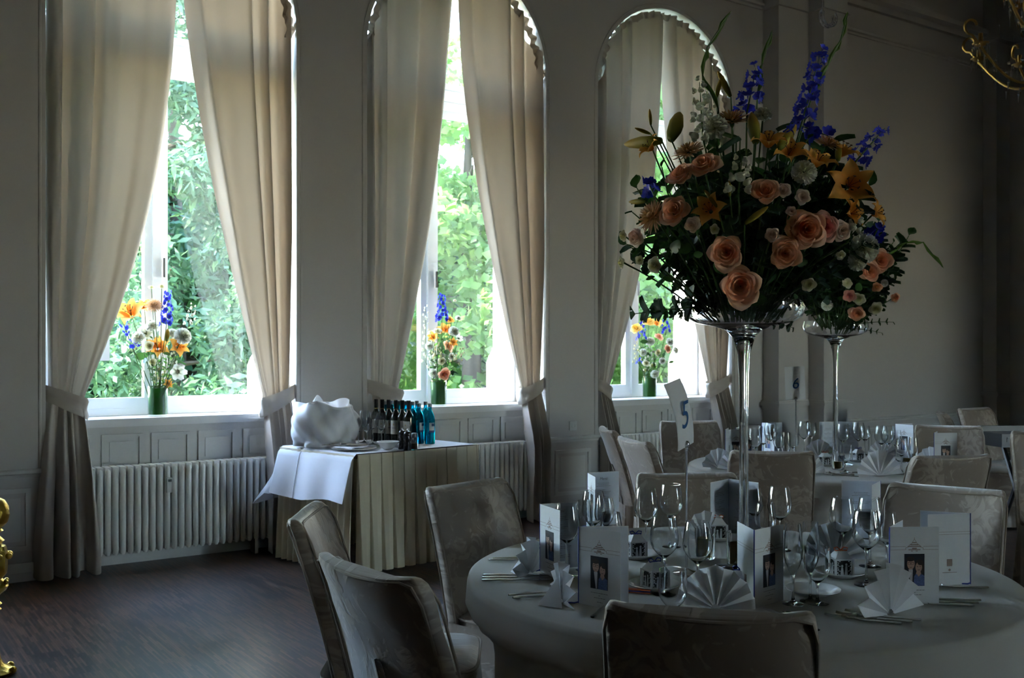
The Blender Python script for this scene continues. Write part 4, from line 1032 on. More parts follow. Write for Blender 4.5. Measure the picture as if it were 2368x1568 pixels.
for k, (kd, px, yt) in enumerate([('red', 1765, 985), ('red', 1782, 978), ('white', 1800, 1000), ('flute', 1818, 1000), ('red', 1860, 975), ('white', 1877, 978), ('red', 1949, 980), ('red', 1985, 978), ('white', 2000, 985), ('red', 2038, 985), ('red', 2053, 985), ('white', 2072, 995), ('water', 1955, 1030), ('water', 1835, 1002), ('white', 2085, 1015), ('water', 1700, 1030), ('flute', 2112, 1012), ('red', 1745, 992)]):
    rimglass(kd, px, yt, 'glass number on the far table' and {'red': 'large wine glass', 'white': 'small wine glass', 'flute': 'slim flute glass', 'water': 'low water goblet'}[kd]+' in the set table of number six'+', '+['leftmost pair', 'second from left', 'left of the number rod', 'just left of the rod', 'right of the number rod', 'next right of the rod', 'left of the far stem', 'right of the far stem', 'further right of the stem', 'behind the big fan', 'beside that behind the big fan', 'right behind the big fan', 'before the far stem', 'at the foot of the rod', 'right of the big fan', 'by the left fans', 'by the photo menu', 'at the far left'][k], group='glasses on the far table')
for px, py, col, l in [(1908, 1078, 'orange', 'tiny lantern favour box with orange bow on the far table'), (1985, 1068, 'blue', 'tiny lantern favour box with blue bow on the far table'), (1780, 1078, 'orange', 'tiny lantern favour box with orange bow left on the far table')]:
    tag(link('bread_plate', bp5, None, None, t6(px, py)), 'bread plate under the '+l[5:], 'plate', 'bread plates on the far table'); p = t6(px, py); p.z += .005; favor(p, 10, col, l, 'lantern favour boxes on the far table')
tumbler(t6(1938, 1086), 'yellow candle tumbler before the far glass stem', .09, .036, 'candles on the tables')
tumbler(t6(2098, 1070), 'yellow candle tumbler right of the big far fan', .06, .034, 'candles on the tables', .03)
for k, (kd, px, py, deg, l) in enumerate([('fork', 1985, 1104, 150, 'fork left of the big far fan'), ('spoon', 1925, 1100, 20, 'spoon by the rumpled chair on the far table'), ('knife', 2100, 1100, 165, 'knife right of the big far fan'), ('knife', 2108, 1096, 165, 'second knife right of the big far fan'), ('fork', 1975, 1100, 150, 'second fork left of the big far fan')]):
    cutlery(kd, t6(px, py), -TH+radians(deg), l, 'cutlery on the far table')
# booklet on the cut-off chair
p = rf(2.97, 5.72, .50); e = thing('booklet', 'closed booklet lying on the seat of the cut-off chair', 'booklet', (p.x, p.y, .486), -TH)
G().box(0, 0, 0, .25, .17, .006).ob('cover', M['card'], e, ang=None); G().box(-.002, -.002, -.001, .252, .002, .007).ob('blue_spine', M['ribbon'], e, ang=None); G().box(.05, .06, .006, .2, .14, .0068).ob('cover_photo', M['photo_dark'], e, ang=None)
# ================================================================== flowers
def petalm(name, c_in, c_out, r0=.2, r1=.9, transl=.3, tcol=None, axis='R', rough=.55):
    m, t, b = newmat(name); out = t.nodes['Material Output']
    tc = t.nodes.new('ShaderNodeTexCoord'); sp = t.nodes.new('ShaderNodeSeparateXYZ'); t.links.new(tc.outputs['Object'], sp.inputs[0])
    if axis == 'R':
        vm = t.nodes.new('ShaderNodeVectorMath'); vm.operation = 'MULTIPLY'; vm.inputs[1].default_value = (1, 1, 0); t.links.new(tc.outputs['Object'], vm.inputs[0])
        ln = t.nodes.new('ShaderNodeVectorMath'); ln.operation = 'LENGTH'; t.links.new(vm.outputs[0], ln.inputs[0]); src = ln.outputs['Value']
    else: src = sp.outputs[2]
    mr = t.nodes.new('ShaderNodeMapRange'); mr.inputs[1].default_value = r0; mr.inputs[2].default_value = r1; t.links.new(src, mr.inputs[0])
    mx = t.nodes.new('ShaderNodeMix'); mx.data_type = 'RGBA'; mx.inputs[6].default_value = (*c_in, 1); mx.inputs[7].default_value = (*c_out, 1)
    t.links.new(mr.outputs[0], mx.inputs[0]); t.links.new(mx.outputs[2], b.inputs['Base Color']); b.inputs['Roughness'].default_value = rough; b.inputs['Specular IOR Level'].default_value = .25
    tr = t.nodes.new('ShaderNodeBsdfTranslucent'); t.links.new(mx.outputs[2], tr.inputs[0])
    ms = t.nodes.new('ShaderNodeMixShader'); ms.inputs[0].default_value = transl
    t.links.new(b.outputs[0], ms.inputs[1]); t.links.new(tr.outputs[0], ms.inputs[2]); t.links.new(ms.outputs[0], out.inputs[0])
    return m
FM = {'rose': petalm('peach_petals', (.88, .40, .21), (.92, .58, .40)), 'pink': petalm('pink_petals', (.78, .22, .20), (.88, .50, .40)), 'pale': petalm('pale_petals', (.82, .56, .42), (.85, .70, .60)),
      'lily': petalm('lily_petals', (.80, .30, .03), (.90, .50, .12), .1, .9), 'white': petalm('white_petals', (.80, .80, .62), (.86, .86, .82)), 'cream': petalm('cream_petals', (.75, .70, .35), (.84, .80, .66)),
      'mum': petalm('mum_petals', (.62, .34, .13), (.80, .55, .36)), 'blue': petalm('delphinium_petals', (.05, .05, .45), (.04, .06, .62), transl=.2), 'yellow': petalm('yellow_petals', (.9, .55, .08), (.95, .68, .2))}
STEM = pbr('stem_green', (.06, .13, .03), .5); LEAFM = leafm('foliage_green', (.030, .075, .025), (.06, .16, .03), .3, .22, 30, .4); LEAFB = leafm('eucalyptus_green', (.045, .085, .06), (.07, .14, .06), .25, .2, 30, .5)
BUDM = petalm('bud_green', (.20, .24, .03), (.55, .32, .04), .0, 1.0, .15, axis='Z'); SPIKE = leafm('gladiolus_green', (.09, .18, .03), (.2, .4, .05), .2, .25, 8)
ANTH = pbr('anther_brown', (.06, .02, .01), .8)
def fin(g, nm, mat, ang=60):
    m = g.mesh(nm, ang); m.materials.append(mat); return m
def rose_g(seed, openness=1.0):
    rnd = random.Random(seed); g = G(); rings = [(2, .09, .78), (3, .18, .83), (3, .31, .82), (4, .48, .77), (5, .70, .66), (5, .95, .46)]
    for k, (n, rt, h) in enumerate(rings):
        t = k/5; a0 = rnd.uniform(0, 6)
        for i in range(n):
            ac = a0+2*pi*i/n+rnd.uniform(-.22, .22); wd = 2*pi/n*1.5; ht = h*rnd.uniform(.9, 1.08); cr = rnd.uniform(.5, 1.5)*t; rr = rt*openness*rnd.uniform(.88, 1.08); tw = rnd.uniform(-.25, .25); wv = rnd.uniform(0, 6)
            def f(u, v):
                s = (u-.5)*2; a = ac+s*wd/2*(.5+.5*min(1, v*1.6))*(1-.18*t*v*v)+(.3*v if k < 3 else tw*v*t)
                r = .05+(rr-.05)*sin(min(1, v*1.15)*pi/2)**.85-(.05+.20*t*v*v)*s*s*rr*1.1
                z = ht*(1-cos(min(1, v*1.05)*pi/2))**.8*(1-.24*s*s)-.03*t*cos(3*s)*v+.035*t*v*sin(4*s+wv)
                q = max(0, v-.68)/.32; r += (.15*cr+.07*t*max(0, 1-3*abs(s)))*q*q; z -= .20*cr*q*q*(1-.5*abs(s))
                return (r*cos(a), r*sin(a), z)
            g.grid(f, 9, 8)
    return g
def carn_g(seed, n=46):
    rnd = random.Random(seed); g = G()
    for i in range(n):
        ph = math.acos(1-1.25*(i+.5)/n); ac = i*2.39996; d = Vector((sin(ph)*cos(ac), sin(ph)*sin(ac), cos(ph))); q = d.to_track_quat('Z', 'Y'); rz = rnd.uniform(0, 6)
        def f(u, v):
            s = (u-.5); x = s*.75*v; y = .10*v*sin(9*s+rz)+.05*v*sin(23*s+rz); z = .15+.75*v-.35*s*s*v+.05*v*sin(31*s)
            c, s2 = cos(rz), sin(rz); p = q @ Vector((x*c-y*s2, x*s2+y*c, z)); return (p.x, p.y, p.z*.8+.15)
        g.grid(f, 9, 4)
    return g
def mum_g(seed):
    rnd = random.Random(seed); g = G()
    for k in range(5):
        n = 24-3*k
        for i in range(n):
            a = 2*pi*i/n+k*.4; el = radians(8+15*k+rnd.uniform(-5, 5)); L = (1-.1*k)*rnd.uniform(.9, 1.08)
            d = Vector((cos(a)*cos(el), sin(a)*cos(el), sin(el))); sd = Vector((-sin(a), cos(a), 0)); up = d.cross(sd)*-1
            def f(u, v):
                s = (u-.5)*2; p = d*(.08+L*v*.95)+sd*s*.075*sin(pi*(.12+.8*v))+up*(.09*v*v+.03*s*s); return tuple(p)
            g.grid(f, 3, 5)
    g.ball((0, 0, .25), (.28, .28, .22), 10, 6); return g
def lily_petal_g(wd):
    g = G()
    def f(u, v):
        s = (u-.5)*2; w_ = wd*sin(pi*min(1, .08+.92*v)**.75)*(1 if v < .98 else .1)
        r = .10+.90*v**1.15; z = .62*sin(v*1.75)-.20*v**3
        return (r-.02*s*s, s*w_, z+.07*s*s-.05*abs(s)*(abs(s) < .15)+.03*sin(9*v)*abs(s))
    return g.grid(f, 7, 9)
LP = [fin(lily_petal_g(.36), 'petal', FM['lily']), fin(lily_petal_g(.27), 'petal', FM['lily'])]
def stam():
    g = G()
    for k in range(6):
        a = k*pi/3+.3; g.tube([(0, 0, .1), (.12*cos(a), .12*sin(a), .55), (.3*cos(a), .3*sin(a), .85)], .012, 5); g.tube([(.3*cos(a)-.06*sin(a), .3*sin(a)+.06*cos(a), .86), (.3*cos(a)+.06*sin(a), .3*sin(a)-.06*cos(a), .86)], .028, 6)
    return g
LSTAM = fin(stam(), 'stamens', ANTH)
def star_g(n=5, cup=.35, wd=.5):
    g = G()
    for k in range(n):
        a = 2*pi*k/n; d = Vector((cos(a), sin(a), 0)); sd = Vector((-sin(a), cos(a), 0))
        g.grid(lambda u, v: tuple(d*(.06+.94*v)+sd*((u-.5)*2*wd*sin(pi*(.1+.75*v)))+Vector((0, 0, cup*v*v+.12*((u-.5)*2)**2))), 4, 4)
    g.tube([(0, 0, 0), (0, -.05, -.35), (0, -.2, -.65)], [.12, .08, .03], 6); return g
FLO = fin(star_g(), 'floret', FM['blue'])
def snap_g():
    g = G(); g.ball((0, 0, .25), (.55, .42, .4), 8, 6); g.ball((0, .35, .5), (.5, .3, .22), 8, 5); g.ball((0, -.3, .45), (.42, .25, .25), 8, 5); return g
SNAP = fin(snap_g(), 'floret', FM['white']); SNAPC = fin(snap_g(), 'floret', FM['cream'])
BL = {'rose': [fin(rose_g(k), 'bloom', FM['rose']) for k in range(3)], 'pink': [fin(rose_g(5), 'bloom', FM['pink'])], 'pale': [fin(rose_g(6, .8), 'bloom', FM['pale'])], 'carn': [fin(carn_g(k), 'bloom', FM['white']) for k in range(2)],
      'mum': [fin(mum_g(1), 'bloom', FM['mum'])], 'lis': [fin(rose_g(8, .95), 'bloom', FM['cream'])], 'yrose': [fin(rose_g(9), 'bloom', FM['yellow'])], 'star': [fin(star_g(6, .5, .4), 'bloom', FM['white'])]}
BUD = fin(G().lathe([(0, 0), (.10, .03), (.17, .3), (.18, .55), (.12, .85), (.04, 1.0), (0, 1.01)], 9), 'bud', BUDM, 80)
def leaf_g(n=3):
    g = G(); g.grid(lambda u, v: ((u-.5)*.56*sin(pi*(.06+.9*v))**.8, v, .10*abs(u-.5)*2*sin(pi*v)+.12*v*v), 3, 7); return g
LF = fin(leaf_g(), 'leaf', LEAFM)
CAL = fin(G().lathe([(.03, -.3), (.09, -.22), (.14, -.05), (.22, .08), (.26, .16)], 10), 'calyx', STEM)
def stem_obj(e, a, b, r=.0028, sag=.0, mat=None):
    a, b = Vector(a), Vector(b); mid = (a+b)/2+Vector((0, 0, sag)); pts = [((1-t)**2)*a+2*t*(1-t)*mid+t*t*b for t in (0, .2, .4, .6, .8, 1)]
    return G().tube(pts, r, 6).ob('stem', mat or STEM, e)
NM = {'rose': 'peach_rose', 'pink': 'pink_rose', 'pale': 'pale_rose', 'carn': 'white_carnation', 'mum': 'chrysanthemum', 'lis': 'cream_lisianthus', 'yrose': 'yellow_rose', 'star': 'white_lily'}
CT = {'rose': 'rose', 'pink': 'rose', 'pale': 'rose', 'carn': 'carnation', 'mum': 'flower', 'lis': 'flower', 'yrose': 'rose', 'star': 'lily'}
cnt = [0]
def flower(kind, p, d, r, base, label, group, leaf=True):
    cnt[0] += 1; k = cnt[0]; b = Vector(base); lp = Vector(p)-b; d = Vector(d).normalized()
    e = thing(NM[kind], label, CT[kind], b, 0, group); q = frame_to(d)@Matrix.Rotation(k*1.3, 3, 'Z').to_quaternion()
    o = link('bloom', BL[kind][k % len(BL[kind])], None, e, lp-d*r*.35, q.to_euler(), r)
    stem_obj(e, (0, 0, 0), lp-d*r*.4, sag=.03); link('calyx', CAL, None, e, lp-d*r*.35, q.to_euler(), r)
    if leaf: link('leaf', LF, None, e, lp*.72, (.5, k*.9, k*2.1), r*1.4)
    return e
def lily(p, d, r, base, label, group, mat=None):
    cnt[0] += 1; k = cnt[0]; b = Vector(base); lp = Vector(p)-b; d = Vector(d).normalized(); e = thing('orange_lily', label, 'lily', b, 0, group); q = frame_to(d)
    for i in range(6):
        link('petal', LP[i % 2], None, e, lp-d*r*.4, (q@Matrix.Rotation(i*pi/3+k, 3, 'Z').to_quaternion()).to_euler(), r)
    link('stamens', LSTAM, None, e, lp-d*r*.4, q.to_euler(), r*.85); stem_obj(e, (0, 0, 0), lp-d*r*.35, sag=.02)
def bud(p0, p1, base, label, group, w=1.0):
    b = Vector(base); p0, p1 = Vector(p0), Vector(p1); L = (p1-p0).length; e = thing('lily_bud', label, 'flower bud', b, 0, group); q = frame_to(p1-p0)
    link('bud', BUD, None, e, p0-b, q.to_euler(), (L*w, L*w, L)); stem_obj(e, (0, 0, 0), p0-b, .0025, .02)
def spike(p0, p1, w, n, base, label, group, mesh=None, name='delphinium', cat='delphinium', fs=.022, seed=1):
    rnd = random.Random(seed); b = Vector(base); p0, p1 = Vector(p0), Vector(p1); ax = (p1-p0); e = thing(name, label, cat, b, 0, group); m = mesh or FLO
    G().tube([(0, 0, 0), (p0-b)*.6+Vector((0, 0, .02)), p0-b, (p0+p1)/2-b, p1-b], [.004, .0035, .003, .0025, .001], 6).ob('stem', STEM, e)
    a = ax.normalized(); s = a.cross(Vector((.3, 1, .1))).normalized(); t = a.cross(s)
    for k in range(n):
        q = (k+.5)/n; an = k*2.4+rnd.uniform(-.4, .4); rad = w*(1-.55*q)*rnd.uniform(.7, 1.1); d = (s*cos(an)+t*sin(an)); p = p0+ax*q+d*rad
        o = link('floret', m, None, e, p-b, frame_to(d+a*.25+Vector((0, 0, -.1))).to_euler(), fs*(1.1-.45*q)*rnd.uniform(.85, 1.15))
    return e
def glad(pts, base, label, group, r=.009):
    b = Vector(base); e = thing('gladiolus_tip', label, 'gladiolus', b, 0, group); P = [Vector(p)-b for p in pts]
    G().tube([(0, 0, 0), P[0]*.6, *P], [.004]*2+[.003]*len(P), 6).ob('stem', STEM, e)
    for k in range(len(P)-1):
        for j in range(2):
            q0 = P[k].lerp(P[k+1], j*.5); q1 = P[k].lerp(P[k+1], min(1.0, j*.5+.85)) if k < len(P)-2 or j == 0 else P[k+1]
            d = (q1-q0); sd = d.cross(Vector((.2, .6, .5))).normalized()*(1 if (k+j) % 2 else -1)
            G().tube([q0, q0+d*.35+sd*r*.8, q0+d*.75+sd*r*.5, q1+d*.12], [r*.3, r*.75*(1-.15*k), r*.5*(1-.15*k), .0006], 6).ob('sheath', SPIKE, e)
# leafy sprigs
def sprig_g(seed, n=16, L=.30, ls=.055, round_=False, lw=.5):
    rnd = random.Random(seed); g = G(); st = G()
    pts = [Vector((0.02*sin(3*t+seed), .02*cos(2*t+seed)-.02, L*t)) for t in [k/8 for k in range(9)]]
    st.tube(pts, [.0028-.0015*k/8 for k in range(9)], 5)
    for k in range(n):
        t = .25+.75*k/(n-1); c = pts[min(8, int(t*8))]; a = k*2.4; d = Vector((cos(a), sin(a), .45+.3*t)).normalized(); sd = d.cross(UP).normalized(); nn = sd.cross(d); s = ls*rnd.uniform(.7, 1.2)
        g.grid(lambda u, v: tuple(c+d*s*v+sd*((u-.5)*s*lw*2*(max(0, sin(pi*(.05+.945*v)))**(.55 if round_ else .9)))+nn*(s*.2*(abs(u-.5)*2)-s*.15*v*v)), 3, 5)
    return st, g
SPR = []
for k in range(6):
    st, g = sprig_g(k, n=(22, 30, 22, 40, 26, 24)[k], ls=(.042, .036, .05, .022, .04, .046)[k], round_=k in (0, 4), lw=(.42, .4, .3, .22, .45, .36)[k])
    SPR.append((fin(st, 'stem', STEM), fin(g, 'leaves', LEAFB if k in (0, 4) else LEAFM, 80)))
for k in (6, 7):                                     # lighter, sparser greens for the window vases
    st, g = sprig_g(k, n=(9, 12)[k-6], ls=.036, lw=.3); SPR.append((fin(st, 'stem', STEM), fin(g, 'leaves', leafm('fresh_green_%d' % k, (.07, .17, .04), (.18, .42, .06), .3, .4, 30, .4), 80)))
def k_fresh(l): return 'window' in l
def sprig(base, d, L, label, group, k):
    e = thing('leafy_sprig', label, 'foliage', base, 0, group, rot=(frame_to(d)@Matrix.Rotation(k*1.7, 3, 'Z').to_quaternion()).to_euler()); e.scale = (L/.30,)*3
    st, lv = SPR[k if k in (6, 7) and k_fresh(label) else k % 6]; link('stem', st, None, e); o = link('leaves', lv, None, e); o['kind'] = 'stuff'

# ------------------------------------------------------------------ tall pedestal vases
def vase_mesh():
    out = [(0, 0), (.105, 0), (.108, .003), (.09, .008), (.035, .016), (.019, .04), (.0165, .10), (.0155, .3), (.0145, .5), (.0165, .66), (.022, .735), (.038, .785), (.058, .808), (.10, .822), (.16, .834), (.193, .856), (.204, .885), (.200, .912), (.1965, .922)]
    inn = [(.1940, .922), (.1975, .91), (.2012, .885), (.190, .858), (.158, .837), (.10, .826), (.05, .815), (.02, .812), (0, .811)]
    m = G().lathe(out+inn, 48).mesh('pedestal_vase', 60); m.materials.append(M['glass']); return m
VM = vase_mesh()
v5 = atf(1720, 900, 3.44); v6 = atf(1932, 900, 6.55)
for p, l in ((v5, 'tall clear glass pedestal vase on the near table'), (v6, 'tall clear glass pedestal vase on the far table')):
    tag(link('pedestal_vase', VM, None, None, (p.x, p.y, TZ+.0015)), l, 'vase', 'tall glass pedestal vases')
B5 = Vector((v5.x, v5.y, TZ+.0015+.835)); B6 = Vector((v6.x, v6.y, TZ+.0015+.835))
CEN = atf(1745, 505, 3.44)
def fpos(px, py, dd=0):
    q = ((px-1745)/335)**2+((py-505)/270)**2; fw = 3.44-(.40*sqrt(1-q) if q < 1 else 0)+dd
    p = atf(px, py, fw); return p, (p-CEN)
def fdir(p, n, cam=.5, up=.2): c = (Vector((0, 0, HC))-p).normalized(); return (n.normalized()*(1-cam)+c*cam+UP*up).normalized()
gA = 'flowers in the tall arrangement on the near table'
def pr(px_r, p): return px_r*(p-Vector((0, 0, HC))).dot(FWD)/F
def A(kind, px, py, r, label, cam=.5, up=.15, dd=0):
    p, n = fpos(px, py, dd); flower(kind, p, fdir(p, n, cam, up), pr(r, p), B5+Vector((n.x*.25, n.y*.25, -.0)), label, gA)
for a in [('rose', 1679, 583, 40, 'peach rose facing the viewer, left of the two lowest big roses', .75), ('rose', 1712, 662, 46, 'lowest big peach rose just above the glass bowl', .75), ('rose', 1817, 586, 38, 'peach rose nodding right, on a level with the lower left rose', .6), ('rose', 1770, 441, 34, 'peach pink rose opening upward in the middle', .45, .5),
          ('rose', 1868, 530, 46, 'biggest ruffled peach rose right of the middle', .6), ('pink', 1907, 524, 34, 'pink-hearted rose touching the biggest peach rose', .4), ('pale', 1948, 536, 28, 'pale peach rose right of the pink-hearted one', .3), ('rose', 1626, 380, 38, 'dusky peach rose under the upper left mum', .2, .5), ('rose', 1573, 402, 34, 'dusky peach rose at the left against the window', .1, .5),
          ('rose', 1560, 486, 36, 'peach rose opening left above the dark leaves', .4, .3), ('pale', 1811, 440, 20, 'small pale rose beside the rose opening upward', .5), ('pale', 1857, 456, 21, 'small closed pale rose right of centre', .5), ('pale', 1831, 488, 14, 'smallest rosebud in the middle', .5), ('pale', 1786, 541, 19, 'small pale frilled rose above the nodding rose', .5),
          ('pale', 1468, 548, 26, 'dusty pink small rose at the far left edge', .2), ('pale', 1600, 520, 22, 'dusty rose deep among the left leaves', .3), ('mum', 1690, 266, 46, 'peach chrysanthemum at the top seen from the side', .05, .9), ('mum', 1588, 342, 38, 'peach chrysanthemum at the upper left before the curtain', .0, .8), ('mum', 1502, 497, 42, 'dusty chrysanthemum at the left edge', .1, .3), ('mum', 1918, 325, 34, 'pale chrysanthemum at the upper right', .0, .8),
          ('carn', 1861, 396, 33, 'white carnation right of centre among the lilies', .5, .3), ('carn', 1764, 262, 24, 'white carnation between the two blue spikes', .4, .5), ('carn', 2002, 574, 40, 'white double carnation at the right side', .5), ('carn', 1652, 290, 34, 'white carnation under the white snapdragon', .3), ('carn', 1985, 604, 26, 'smaller white carnation under the double one', .5),
          ('lis', 1871, 658, 17, 'cream lisianthus right of the lowest rose', .6), ('lis', 1512, 613, 19, 'cream lisianthus at the lower left', .4), ('lis', 1478, 602, 12, 'tiny cream lisianthus at the lower left edge', .4), ('lis', 1436, 608, 15, 'dark cream bud at the outermost left', .2), ('lis', 1440, 545, 14, 'cream bud above the outermost left one', .2), ('lis', 1945, 590, 12, 'tiny cream flower under the pale rose', .4), ('lis', 1652, 530, 12, 'yellow-green round bud left of centre', .5)]:
    A(*a)
for px, py, r, l, cam, up in [(1966, 428, 64, 'big open orange lily with dark stamens at the right', .65, .1), (2030, 492, 36, 'small orange lily turned right', .1, .3), (1826, 348, 46, 'orange lily above the middle facing forward', .35, .5), (1778, 322, 48, 'orange lily behind the tall green bud', .1, 1.0), (1893, 368, 48, 'orange lily right of the middle seen from the side', .0, .8), (1952, 345, 46, 'orange lily at the upper right seen from below', .0, .8),
                              (1500, 338, 34, 'half-open orange lily pointing left at the left edge', .1, .1), (1640, 484, 44, 'shaded orange lily left of centre', .3, .3), (1975, 492, 38, 'orange lily behind the big open one', .0, .2)]:
    p, n = fpos(px, py); lily(p, fdir(p, n, cam, up), pr(r, p), B5+Vector((n.x*.25, n.y*.25, 0)), l, gA)
def AP(px, py, dd=0): return fpos(px, py, dd)[0]
for (x0, y0, x1, y1, w_, n, l) in [(1845, 318, 1900, 112, .034, 34, 'tallest blue delphinium spike at the top right'), (1727, 262, 1748, 158, .040, 22, 'blue delphinium spike at the top centre'), (1980, 372, 2046, 296, .032, 16, 'blue delphinium spike leaning right'), (1512, 452, 1496, 412, .022, 6, 'short blue delphinium at the left before the window'), (2018, 552, 2034, 520, .02, 5, 'short blue delphinium at the right below the small lily'), (1930, 320, 1850, 290, .02, 6, 'blue delphinium florets low behind the lilies')]:
    spike(AP(x0, y0), AP(x1, y1), w_, n, B5, l, gA, seed=n)
for (x0, y0, x1, y1, w_, n, l) in [(1625, 318, 1618, 190, .028, 22, 'white snapdragon spike at the top left'), (1708, 445, 1716, 362, .026, 14, 'white snapdragon spike in the middle'), (1655, 330, 1640, 240, .028, 14, 'white snapdragon beside the top left one'), (1960, 560, 1985, 500, .02, 8, 'white snapdragon tip at the right')]:
    spike(AP(x0, y0), AP(x1, y1), w_, n, B5, l, gA, SNAP, 'snapdragon', 'snapdragon', .026, n)
for pts, l in [([(1660, 250), (1625, 175), (1635, 110), (1688, 30)], 'green gladiolus tip at the top left'), ([(1752, 215), (1762, 150), (1784, 74)], 'green gladiolus tip between the blue spikes'), ([(1880, 215), (1915, 150), (1945, 90), (1960, 30)], 'green gladiolus tip right of the tallest blue spike')]:
    glad([AP(*q) for q in pts], B5, l, gA)
for (x0, y0, x1, y1, l) in [(1552, 322, 1572, 262, 'upright lily bud before the third curtain'), (1748, 330, 1738, 262, 'tall green lily bud left of the orange lilies'), (1800, 345, 1840, 290, 'lily bud leaning right under the tallest spike'), (1655, 230, 1668, 178, 'lily bud below the top left gladiolus'), (1530, 325, 1445, 334, 'lily bud pointing far left'), (1505, 310, 1468, 296, 'small lily bud at the upper left edge'), (1505, 290, 1502, 252, 'small upright lily bud at the upper left edge'),
                            (1722, 518, 1776, 478, 'lily bud lying diagonally in the middle'), (1688, 455, 1686, 418, 'upright lily bud in the middle left'), (1938, 372, 1940, 330, 'lily bud before the upper right lily'), (1492, 466, 1455, 467, 'dark bud pointing left against the curtain'), (1660, 480, 1630, 440, 'green bud left of centre'), (1690, 225, 1660, 165, 'lily bud under the snapdragon tip')]:
    bud(AP(x0, y0), AP(x1, y1), B5, l, gA, .62)
rnd = random.Random(31)
for k in range(120):                                 # leaves fill the body of the arrangement
    a = k*2.39996; zz = -.62+1.5*((k+.5)/120); cz = sqrt(max(0, 1-min(1, abs(zz))**2)); rad = rnd.uniform(.55, .9)
    end = CEN+(RGT*cos(a)*.44+FWD*sin(a)*.38)*cz*rad+UP*(.33*zz*rad)
    b0 = B5+UP*.05+Vector((end.x-B5.x, end.y-B5.y, 0))*.2; d = end-b0
    sprig(b0, d, d.length+.03, 'dark leafy sprig filling the tall arrangement on the near table', 'leafy sprigs in the near arrangement', k)
for k, (px, py) in enumerate([(1470, 700), (1500, 735), (1545, 735), (1600, 700), (1455, 580), (1830, 760), (1440, 560), (1540, 640), (1560, 700), (1900, 680)]):   # trailing over the rim
    p = atf(px, py, 3.36); d = p-B5-UP*.06; sprig(B5+UP*.06, d, d.length, ['trailing dark sprig over the left rim of the bowl', 'leafy sprig low at the side of the near arrangement'][k > 3], 'trailing sprigs of the near arrangement', (0, 3, 3, 1, 4, 4, 1, 2, 3, 0)[k])

# far arrangement
gB = 'flowers in the tall arrangement on the far table'
CEN6 = atf(1950, 610, 6.55)
def fpos6(px, py):
    q = ((px-1950)/165)**2+((py-610)/170)**2; fw = 6.55-(.36*sqrt(1-q) if q < 1 else 0); p = atf(px, py, fw); return p, p-CEN6
for kd, px, py, r, l in [('rose', 2036, 602, 30, 'peach rose at the right top of the far arrangement'), ('rose', 2012, 628, 24, 'peach rose under the white carnation of the far arrangement'), ('rose', 1982, 725, 18, 'small peach rose low in the far arrangement'), ('rose', 2028, 664, 12, 'tiny peach rosebud at the right of the far arrangement'), ('rose', 2070, 688, 11, 'outermost peach rosebud of the far arrangement'),
                         ('lis', 1986, 692, 15, 'cream lisianthus above the low peach rose'), ('lis', 2026, 714, 16, 'cream lisianthus right of the low peach rose'), ('carn', 1912, 706, 15, 'white frilled flower left in the far arrangement'), ('pink', 1965, 684, 14, 'dark pink bud beside the cream lisianthus'), ('carn', 2046, 655, 10, 'small white flower at the right edge of the far arrangement'), ('rose', 1905, 480, 26, 'peach rose at the top of the far arrangement'), ('carn', 1960, 520, 26, 'white carnation at the back of the far arrangement'), ('lis', 1960, 655, 12, 'cream bud in the leaves of the far arrangement')]:
    p, n = fpos6(px, py); flower(kd, p, fdir(p, n, .55, .1), pr(r, p), B6+Vector((n.x*.25, n.y*.25, 0)), l, gB)
glad([fpos6(*q)[0] for q in [(2050, 590), (2095, 562), (2135, 560), (2180, 618)]], B6, 'green gladiolus tip bending right from the far arrangement', gB, .012)
spike(fpos6(1935, 470)[0], fpos6(1950, 430)[0], .03, 12, B6, 'blue delphinium at the top of the far arrangement', gB)
for k in range(64):
    a = k*2.39996; zz = -.75+1.6*((k+.5)/64); cz = sqrt(max(0, 1-min(1, abs(zz))**2)); rad = rnd.uniform(.55, .9)
    end = CEN6+(RGT*cos(a)*.44+FWD*sin(a)*.36)*cz*rad+UP*(.42*zz*rad); b0 = B6+UP*.05+Vector((end.x-B6.x, end.y-B6.y, 0))*.2; d = end-b0
    sprig(b0, d, d.length+.03, 'dark leafy sprig filling the tall arrangement on the far table', 'leafy sprigs in the far arrangement', k)
for px, py, k in [(2040, 770, 3), (2062, 640, 1), (2085, 560, 3), (2065, 745, 3)]:
    p = atf(px, py, 6.4); d = p-B6-UP*.05; sprig(B6+UP*.05, d, d.length, 'thin sprig reaching out at the right of the far arrangement', 'outer sprigs of the far arrangement', k)

